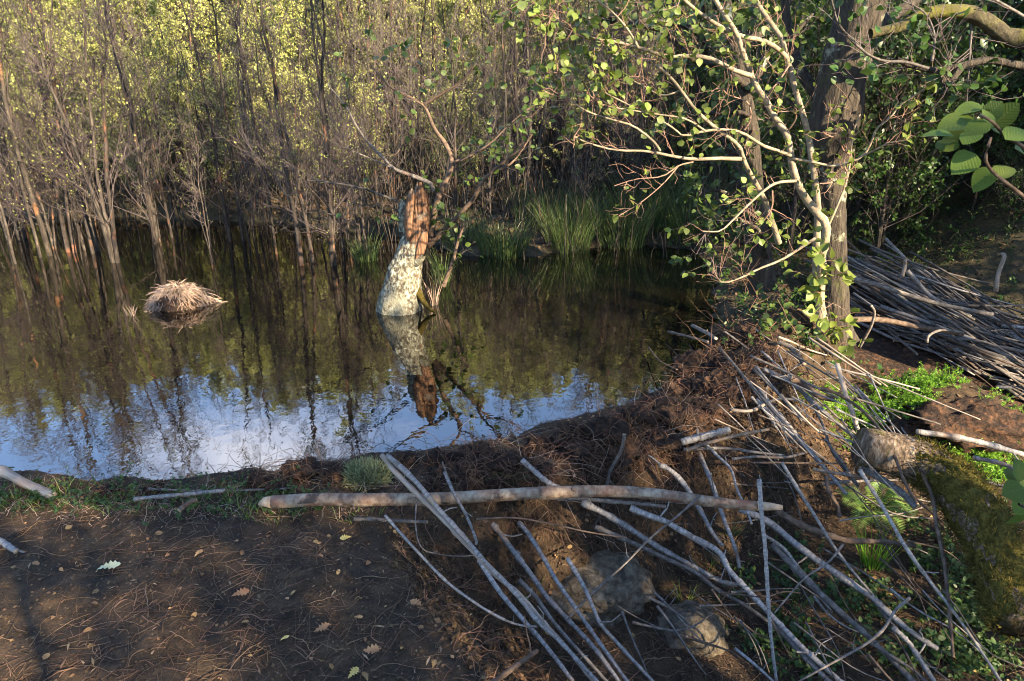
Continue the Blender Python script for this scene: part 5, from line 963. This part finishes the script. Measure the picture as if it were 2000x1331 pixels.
m.leaves(np.c_[p, z], np.c_[np.cos(a), np.sin(a), rng.normal(0, .3, n)], nrm(np.c_[rng.normal(0, .45, (n, 2)), np.ones(n)]), rng.uniform(.010, .032, n), T_OVAL, rng)
tag(link('leaf_scraps', m.mesh('leaf_scraps', M['dead_leaf'])), 'curled brown leaf scraps on the bare soil', None, None, 'stuff')
for (px, py, L, ang, mt, lab) in [(213, 1108, 42, 20, 'pale_leaf', 'pale grey-green oak leaf lying upside down on the bare soil'), (815, 1180, 34, 150, 'dead_leaf', 'tan oak leaf lying on the soil left of the propped poles'), (725, 1272, 40, 10, 'dead_leaf', 'buff leaf lying on the soil near the front'),
        (690, 1315, 30, 60, 'yellow_leaf', 'yellow oak leaf on the soil at the front edge'), (714, 1322, 26, 120, 'dead_leaf', 'tan leaf beside the yellow oak leaf'), (556, 1247, 18, 40, 'yellow_leaf', 'small ochre leaf alone on the soil'), (675, 1051, 22, 200, 'yellow_leaf', 'yellow-green leaf near the birch log end'),
        (388, 1081, 22, 70, 'dead_leaf', 'brown curled leaf on the middle of the bare soil'), (630, 1228, 34, 30, 'dead_leaf', 'dull brown crumpled leaf above the sunlit soil'), (618, 1060, 18, 140, 'dead_leaf', 'small brown leaf below the birch log'), (470, 1160, 34, 25, 'dead_leaf', 'brown leaf at the upper edge of the sunlit soil'),
        (848, 1298, 22, 80, 'dead_leaf', 'small tan leaf between the soil and the lowest poles'), (1738, 1163, 18, 200, 'yellow_leaf', 'round orange leaf on the ground below the fern'), (1706, 1130, 26, 100, 'dead_leaf', 'brown dry leaf at the foot of the bright grass tuft'), (700, 1206, 18, 0, 'dead_leaf', 'reddish leaf scrap on the sunlit soil')]:
    p = hit(px, py, .008); sz = L * depth(p) / FPX * 1.0; a = radians(ang); m = MB().leaves(p[None] - sz * .5 * np.array([[cos(a), sin(a), 0]]), np.array([[cos(a), sin(a), .1]]), nrm(np.array([[rng.normal(0, .2), rng.normal(0, .2) - .15, 1]])), np.array([sz]), T_OAK, rng)
    solo('fallen_leaf', m, M[mt], tuple(p), lab, 'leaf', 'fallen leaves on the ground')

# ------------------------------------------------------------------ herbs, ferns, grass
gi = 0
for (px, py, n, h, mt, lab, kw) in [(1702, 1108, 70, .30, 'grass_bright', 'bright green grass tuft glowing below the fern', dict(droop=.15, w=.0022, rad=.05)), (1335, 1178, 26, .14, 'grass', 'sparse grass tuft behind the smaller boulder', {}), (1378, 1120, 22, .17, 'grass', 'thin grass blades among the poles above the smaller boulder', {}),
        (30, 985, 60, .11, 'grass', 'grass tuft at the foot of the weathered pale log', dict(rad=.12)), (120, 975, 40, .10, 'grass', 'low grass tuft at the water edge right of the weathered log', dict(rad=.1)), (250, 992, 40, .08, 'grass', 'thin grass tuft left of the bilberry sprigs', dict(rad=.1)), (480, 995, 60, .08, 'grass', 'yellowish grass tuft just left of the birch log', dict(rad=.1)),
        (545, 1003, 50, .08, 'grass', 'short grass under the left end of the birch log', dict(rad=.1)), (700, 1005, 36, .09, 'grass', 'short grass in front of the reddish part of the birch log', dict(rad=.1)), (1990, 780, 70, .22, 'grass', 'grass tuft on the mound at the right edge', dict(rad=.1)), (1425, 1050, 20, .12, 'grass', 'few grass blades between the poles below the log tip', {}),
        (1000, 940, 30, .12, 'rush', 'green rush blades lying on the mud bank behind the log', dict(droop=.8)), (1040, 1165, 22, .10, 'grass', 'small grass blades beside the larger boulder', {}), (1560, 1180, 22, .12, 'grass', 'grass blades between the birch poles', {})]:
    tuft('grass_tuft', lab, 'grass', hit(px, py), n, h, .5, mt, 700 + gi, 'grass tufts on the bank', **{**dict(droop=.4, w=.0016, rad=.04), **kw}); gi += 1
m = MB(); q = []
while len(q) < 900:
    px = rng.uniform(0, 720); py = rng.normal(985, 22)
    if 940 < py < 1035: q.append(hit(px, py))
q = np.array(q); n = len(q)
for j in range(0, n, 1): pass
D = nrm(rng.normal(size=(n, 3)) * [.8, .8, .2] + [0, 0, .7]); Pf = grow(q, D, rng.uniform(.02, .10, n), 5, rng, -.5, .15); m.ribbons(Pf, .0014 * np.linspace(1, .3, 5)[None], nrm(np.cross(D, rng.normal(size=(n, 3)))), rnd=rng.uniform(size=n))
tag(link('dry_grass', m.mesh('dry_grass', M['dry_grass'])), 'thin dry grass along the near water edge', None, None, 'stuff')
# green bedstraw patch and other ground cover
m = MB(); q = []
def cover(poly_c, rx, ry, n):
    for _ in range(n):
        a = rng.uniform(0, 6.3); r = sqrt_(rng.uniform()); q.append(hit(poly_c[0] + rx * r * cos(a), poly_c[1] + ry * r * sin(a)))
sqrt_ = math.sqrt
cover((1760, 770), 62, 55, 340); cover((1830, 730), 80, 30, 260); cover((1640, 800), 40, 28, 120); cover((1715, 820), 50, 22, 120); cover((1870, 880), 110, 22, 150); cover((1950, 905), 60, 30, 120); cover((1900, 930), 90, 25, 120); cover((1590, 770), 50, 30, 60); cover((1690, 860), 60, 25, 80); cover((1960, 780), 50, 40, 80)
q = np.array(q); n = len(q); D = nrm(rng.normal(size=(n, 3)) * [.6, .6, .2] + [0, -.1, .8]); L = rng.uniform(.05, .13, n); Pf = grow(q, D, L, 6, rng, -.15, .1); m.tubes(Pf, np.linspace(.0012, .0006, 6), 3, rnd=rng.uniform(size=n))
p_, T_, t_, i_ = pick(Pf, rng, n * 22, .15); Dl = nrm(perp(T_, rng) + .35 * T_); m.leaves(p_, Dl, nrm(T_ + .5 * rng.normal(size=T_.shape)), rng.uniform(.010, .022, len(p_)), (np.array([(0, 0, 0), (.5, .16, .0), (1, 0, -.08), (.5, -.16, .0)]), [[(0, 2, 1), (0, 3, 2)]]), rng)
tag(link('bedstraw', m.mesh('bedstraw', M['grass_bright'])), 'fine bright green bedstraw matted over the mound behind the mossy log', None, None, 'stuff')
# brown moss cushion on the mound
c = hit(1885, 815) - np.array([0, 0, .06]); solo('peat_hummock', lump(c, .42, .24, .13, 140, 60, 30, .5, 2.6), M['clod'], tuple(c), 'reddish-brown peat hummock on the mound right of the bright bedstraw', 'hummock')
c = hit(712, 938); root = thing('moss_clump', 'pale grey-green feathery moss clump behind the birch log', 'moss', tuple(c)); part('cushion', lump(c, .12, .09, .06, 141, 26, 14, .3), M['pale_moss'], root)
n = 2600; d = nrm(rng.normal(size=(n, 3)) + [0, -.2, .5]); b = c + d * [.125, .095, .065] * rng.uniform(.85, 1.1, (n, 1)); Dv = nrm(d + rng.normal(0, .6, (n, 3)))
part('fronds', MB().ribbons(b[:, None] + np.linspace(0, 1, 3)[None, :, None] * Dv[:, None] * rng.uniform(.015, .05, (n, 1, 1)), .0032 * np.array([[1, .8, .3]]), nrm(np.cross(Dv, rng.normal(size=(n, 3)))), rnd=rng.uniform(size=n)), M['pale_moss'], root, 'stuff')
# fern
fb = hit(1700, 1010); root = thing('fern', 'bright fern with arching fronds between the poles and the mossy log', 'fern', tuple(fb)); ft = (np.array([(0, 0, 0), (.35, .075, .03), (1, 0, -.10), (.35, -.075, .03)]), [[(0, 2, 1), (0, 3, 2)]])
for k, (px, py) in enumerate([(1632, 958), (1648, 985), (1745, 952), (1775, 985), (1790, 1015), (1700, 945), (1670, 1035), (1760, 1040), (1725, 1045)]):
    e = at(px, py, fb[2] + .10 + .05 * (k % 3)); mid = (fb + e) / 2 + [0, 0, .07]; cst = spline([fb, mid, e], 26); m = MB().tubes(cst, np.linspace(.0016, .0006, 26), 4)
    T = nrm(np.gradient(cst, axis=0)); up_ = np.array([0, -.3, 1.]); sd_ = nrm(np.cross(T, up_)); i = np.arange(3, 26); tt = np.linspace(0, 1, 23); ll = .062 * np.sin(pi * (tt * .85 + .12)) ** .9 + .006
    for sg in (1, -1): m.leaves(cst[i], nrm(sg * sd_[i] + .35 * T[i] + [0, 0, -.08]), nrm(np.cross(sd_[i], T[i]) * -1 + rng.normal(0, .08, (23, 3))), ll, ft, rng)
    # saw edge: small lobes along each leaflet
    for sg in (1, -1):
        dl = nrm(sg * sd_[i] + .35 * T[i] + [0, 0, -.08])
        for f in (.25, .45, .65, .82): m.leaves(np.repeat(cst[i] + dl * (ll * f)[:, None] + [0, 0, .0006], 2, 0), np.repeat(dl * .5, 2, 0) + np.tile([[1, 1, 1], [-1, -1, -1]], (23, 1)) * np.repeat(T[i], 2, 0) * .9, np.tile([[0, -.3, 1.]], (46, 1)), np.repeat(ll * .17 * (1 - f * .6), 2), ft, rng)
    part('frond', m, M['fern'], root)
# leafy sprigs on the ground
def sprig(px, py, n, h, size, label, mat='leaf_sprig', seed=0, tm=T_OVAL, key=None, spread=.5):
    rng = R(seed); b = hit(px, py); root = thing('leafy_sprig', label, 'plant', tuple(b), 'leafy sprigs on the ground'); ms = leaf_meshes(key or mat, tm, mat); k = max(1, n // 8)
    D = nrm(np.c_[rng.normal(0, spread, (k, 2)), np.ones(k)]); Pf = grow(np.repeat(b[None], k, 0), D, h * rng.uniform(.7, 1.1, k), 7, rng, -.1, .1)
    for j in range(k): part('stem', MB().tubes(Pf[j], np.linspace(.0018, .0008, 7), 4), M['red_twig'], root)
    p, T, t, i = pick(Pf, rng, n, .25)
    for a in range(n):
        Dl = nrm(perp(T[a:a + 1], rng)[0] + .3 * T[a]); leaf_obj(root, p[a] + Dl * .008, Dl, nrm(rng.normal(0, .35, 3) + [0, -.25, 1]), rng.uniform(*size), ms, rng)
sp = [(1872, 1075, 12, .16, 'leafy sprig of oval leaves at the foot of the mossy log'), (1925, 1120, 10, .14, 'leafy sprig in front of the lower end of the mossy log'), (1905, 1030, 8, .12, 'leafy sprig lying on the moss of the log'), (1478, 1140, 10, .10, 'low leafy sprig beside the upright pole'), (1552, 1222, 10, .10, 'leafy sprig under the thick dull pole right of the upright one'),
      (1622, 1168, 12, .12, 'leafy sprig between the two thickest poles'), (1662, 1255, 12, .10, 'leafy sprig at the foot of the heap below the bent brown branch'), (1802, 925, 9, .13, 'young sprig before the moss edge of the log'), (1832, 955, 9, .12, 'young sprig in the shade of the moss on the log'), (1722, 1118, 10, .09, 'sprig at the foot of the bright grass tuft'),
      (1782, 1092, 10, .10, 'sprig right of the bright grass tuft'), (1848, 1110, 12, .12, 'sprig behind the crooked brown stick'), (1852, 1195, 12, .12, 'sprig right of the crooked brown stick'), (1932, 1200, 10, .14, 'broad-leaved sprig below the end of the mossy log'), (1832, 1250, 12, .10, 'sprig at the foot of the crooked brown stick'), (1842, 1300, 12, .09, 'sprig by the lower end of the long slim pole'),
      (1702, 1300, 12, .08, 'sprig below the end of the thick dull pole'), (1905, 1290, 10, .1, 'sprig on the reddish soil near the lower right corner'), (1750, 1200, 8, .08, 'sprig beneath the thickest birch pole'), (1330, 1248, 6, .07, 'tiny sprig at the left side of the smaller boulder')]
for i, (px, py, n, h, lab) in enumerate(sp): sprig(px, py, n, h, (.022, .040), lab, seed=800 + i)
rng_s = R(860)
for i in range(34):
    px, py = rng_s.uniform(1470, 1990), rng_s.uniform(1060, 1325)
    if py < 1060 + (px < 1640) * 60: continue
    sprig(px, py, int(rng_s.integers(8, 15)), rng_s.uniform(.08, .18), (.024, .042), 'small leafy sprig growing up between the strewn poles and the mossy log', seed=900 + i)
for i, (px, py, n, h, lab) in enumerate([(395, 985, 30, .10, 'bilberry sprig with tiny leaves left of the grey stick'), (450, 978, 34, .11, 'bilberry sprig standing before the sky reflection'), (350, 985, 22, .09, 'bilberry sprig beside the chunk of bark'), (165, 992, 22, .09, 'green herb sprig on the near water edge'), (75, 990, 20, .08, 'green herb sprig below the weathered pale log'), (430, 1000, 20, .07, 'low bilberry sprig in front of the others')]):
    sprig(px, py, n, h, (.010, .02), lab, seed=830 + i, key='bilberry')
for i, (px, py, n, lab) in enumerate([(1440, 625, 16, 'bramble sprig at the water side of the peat bank'), (1482, 620, 18, 'bramble sprig between the peat bank and the forked alder'), (1530, 628, 18, 'bramble sprig left of the sapling foot'), (1560, 668, 18, 'bramble sprig below the sapling foot'), (1510, 665, 14, 'bramble sprig on top of the peat bank'), (1640, 712, 16, 'bramble sprig right below the alder trunk'),
        (1600, 700, 14, 'bramble sprig under the bright sapling leaves'), (1395, 610, 12, 'sprig hanging by the water at the top of the dam'), (1680, 690, 10, 'sprig in front of the stick pile'), (1980, 660, 12, 'dark sprig before the right end of the stick pile'), (1765, 545, 8, 'green sprig growing up through the stick pile')]):
    sprig(px, py, n, .24, (.040, .065), lab, 'leaf_alder', seed=850 + i, tm=T_ALDER, key='alder', spread=.6)
# thin dry twigs tangled over the bank by the alders
m = MB(); q = []
while len(q) < 110:
    px, py = rng.uniform(1380, 1680), rng.uniform(560, 760); q.append(hit(px, py))
q = np.array(q); n = len(q); Pf = grow(q, nrm(rng.normal(size=(n, 3)) * [1, .6, .4] + [0, 0, .5]), rng.uniform(.15, .55, n), 8, rng, -.2, .07); m.tubes(Pf, np.linspace(.0028, .001, 8), 4, rnd=rng.uniform(size=n))
tag(link('twig_tangle', m.mesh('twig_tangle', M['fibre'])), 'tangle of thin dead twigs on the bank below the alders', None, None, 'stuff')
# dark hanging grass on the far bank edge behind the pile
m = MB(); q = np.c_[rng.uniform(3.6, 6.8, 1600), rng.uniform(6.6, 8.6, 1600)]; b = np.c_[q, ground(q[:, 0], q[:, 1])]; n = len(b); D = nrm(np.c_[rng.normal(-.3, .5, n), rng.normal(-.7, .4, n), np.ones(n)]); Pf = grow(b, D, rng.uniform(.15, .4, n), 6, rng, -.9, .05)
m.ribbons(Pf, .003 * np.linspace(1, .2, 6)[None], nrm(np.cross(D, rng.normal(size=(n, 3)))), rnd=rng.uniform(size=n)); tag(link('bank_grass', m.mesh('bank_grass', M['rush'])), 'dark grass hanging over the bank behind the stick pile', None, None, 'stuff')

# leaf litter and low green under the alders
m = MB(); n = 9000; p = np.c_[rng.uniform(1.0, 7.5, n), rng.uniform(3.7, 9.5, n)]; p = p[pond_sd(p[:, 0], p[:, 1]) > .03]; n = len(p); a = rng.uniform(0, 2 * pi, n)
m.leaves(np.c_[p, ground(p[:, 0], p[:, 1]) + .01], np.c_[np.cos(a), np.sin(a), rng.normal(0, .4, n)], nrm(np.c_[rng.normal(0, .5, (n, 2)), np.ones(n)]), rng.uniform(.025, .06, n), T_OVAL, rng)
tag(link('leaf_litter', m.mesh('leaf_litter', M['litter_leaf'])), 'brown leaf litter under the alders', None, None, 'stuff')
m = MB(); n = 1500; p = np.c_[rng.uniform(1.3, 7.5, n), rng.uniform(4.3, 9.5, n)]; p = p[pond_sd(p[:, 0], p[:, 1]) > .05]; n = len(p); b = np.c_[p, ground(p[:, 0], p[:, 1])]; D = nrm(rng.normal(size=(n, 3)) * [.6, .6, .2] + [0, 0, 1.]); Pf = grow(b, D, rng.uniform(.06, .22, n), 5, rng, -.1, .1)
m.tubes(Pf, np.linspace(.0014, .0007, 5), 3); p_, T_, t_, i_ = pick(Pf, rng, n * 7, .3); m.leaves(p_, perp(T_, rng) + .3 * T_, nrm(rng.normal(0, .4, T_.shape) + [0, -.2, 1]), rng.uniform(.02, .045, len(p_)), T_OVAL, rng, rng.uniform(.1, .9, len(p_)))
tag(link('ground_herbs', m.mesh('ground_herbs', M['leaf_dark'])), 'low dark green herbs under the alders', None, None, 'stuff')

# green herbs along the near water edge
m = MB(); q = [hit(rng.uniform(0, 640), rng.normal(978, 16)) for _ in range(330)]; b = np.array(q); n = len(b); D = nrm(rng.normal(size=(n, 3)) * [.7, .7, .2] + [0, 0, .8]); Pf = grow(b, D, rng.uniform(.03, .10, n), 5, rng, -.1, .12)
m.tubes(Pf, np.linspace(.0010, .0005, 5), 3); p_, T_, t_, i_ = pick(Pf, rng, n * 8, .25); m.leaves(p_, perp(T_, rng) + .4 * T_, nrm(rng.normal(0, .4, T_.shape) + [0, -.2, 1]), rng.uniform(.008, .02, len(p_)), T_OVAL, rng, rng.uniform(.1, .9, len(p_)))
tag(link('edge_herbs', m.mesh('edge_herbs', M['leaf_sprig'])), 'small green herbs along the near water edge', None, None, 'stuff')
# brush of thin shoots and litter under the flooded thicket
m = MB(); n = 1700; p = np.c_[rng.uniform(-9.5, 3.2, n), rng.uniform(7.6, 14.5, n)]; p = p[(pond_sd(p[:, 0], p[:, 1]) > -1.0) & (np.abs(p[:, 0] + .6) < p[:, 1] * .9)]; n = len(p)
b = np.c_[p, np.maximum(ground(p[:, 0], p[:, 1]), -.1)]; D = nrm(rng.normal(size=(n, 3)) * [.16, .16, .05] + [0, 0, 1]); Pf = grow(b, D, rng.uniform(.3, 1.0, n) * np.where(p[:, 0] > -1, 1.1, 1.9), 7, rng, 0, .035); m.tubes(Pf, np.linspace(1, .4, 7)[None] * rng.uniform(.003, .009, (n, 1)), 4, rnd=rng.uniform(size=n))
tag(link('thin_shoots', m.mesh('thin_shoots', M['sapling_bark'])), 'brush of thin bare shoots under the flooded thicket', None, None, 'stuff')
m = MB(); n = 9000; p = np.c_[rng.uniform(-10, 3, n), rng.uniform(8, 15, n)]; p = p[pond_sd(p[:, 0], p[:, 1]) > .02]; n = len(p); a = rng.uniform(0, 2 * pi, n)
m.leaves(np.c_[p, ground(p[:, 0], p[:, 1]) + .02], np.c_[np.cos(a), np.sin(a), rng.normal(0, .5, n)], nrm(np.c_[rng.normal(0, .6, (n, 2)), np.ones(n)]), rng.uniform(.05, .11, n), T_FAR, rng)
tag(link('thicket_litter', m.mesh('thicket_litter', M['litter_leaf'])), 'fallen leaves on the far bank under the thicket', None, None, 'stuff')

# herbs among the poles and by the mossy log
m = MB(); q = []
while len(q) < 620:
    px, py = rng.uniform(1440, 2000), rng.uniform(900, 1331)
    if fbm(np.array([px / 70.]), np.array([py / 50.]), 55)[0] < -.02 or py < 1000 + (1700 - px) * .3: continue
    q.append(hit(px, py))
b = np.array(q); n = len(b); D = nrm(rng.normal(size=(n, 3)) * [.6, .6, .2] + [0, -.1, .8]); Pf = grow(b, D, rng.uniform(.04, .14, n), 5, rng, -.1, .12)
m.tubes(Pf, np.linspace(.0012, .0006, 5), 3); p_, T_, t_, i_ = pick(Pf, rng, n * 6, .3); m.leaves(p_, perp(T_, rng) + .4 * T_, nrm(rng.normal(0, .4, T_.shape) + [0, -.2, 1]), rng.uniform(.014, .032, len(p_)), T_OVAL, rng, rng.uniform(.1, .9, len(p_)))
tag(link('bank_herbs', m.mesh('bank_herbs', M['leaf_sprig'])), 'green herbs growing up among the strewn poles', None, None, 'stuff')
# roots and crumbs thick on the steep face below the dam
n = 60000; p = np.c_[rng.uniform(-.8, 2.2, n), rng.uniform(1.3, 4.2, n)]; e = .05; h0 = ground(p[:, 0], p[:, 1], False); gr = np.hypot(ground(p[:, 0] + e, p[:, 1], False) - h0, ground(p[:, 0], p[:, 1] + e, False) - h0) / e
p = p[(gr > .35) & (pond_sd(p[:, 0], p[:, 1]) > .3)]; z = ground(p[:, 0], p[:, 1]); b = np.c_[p, z]; k = min(len(b), 4200); m = MB()
Pf = grow(b[:k], nrm(rng.normal(size=(k, 3)) * [1, 1, .5] + [0, -.25, .1]), rng.uniform(.03, .16, k), 6, rng, -.5, .15); m.tubes(Pf, np.linspace(1, .5, 6)[None] * rng.choice([.0008, .0013, .002], k)[:, None], 3, rnd=rng.uniform(size=k))
tag(link('slope_roots', m.mesh('slope_roots', M['fibre'])), 'root fibres hanging on the steep face below the dam', None, None, 'stuff')
b = b[k:]; n = len(b); m = MB(); m.leaves(b + rng.normal(0, .004, b.shape), rng.normal(size=(n, 3)), nrm(rng.normal(size=(n, 3)) + [0, -.8, .8]), rng.uniform(.008, .03, n), T_FAR, rng)
tag(link('slope_crumbs', m.mesh('slope_crumbs', M['crumb'])), 'peat crumbs on the steep face below the dam', None, None, 'stuff')
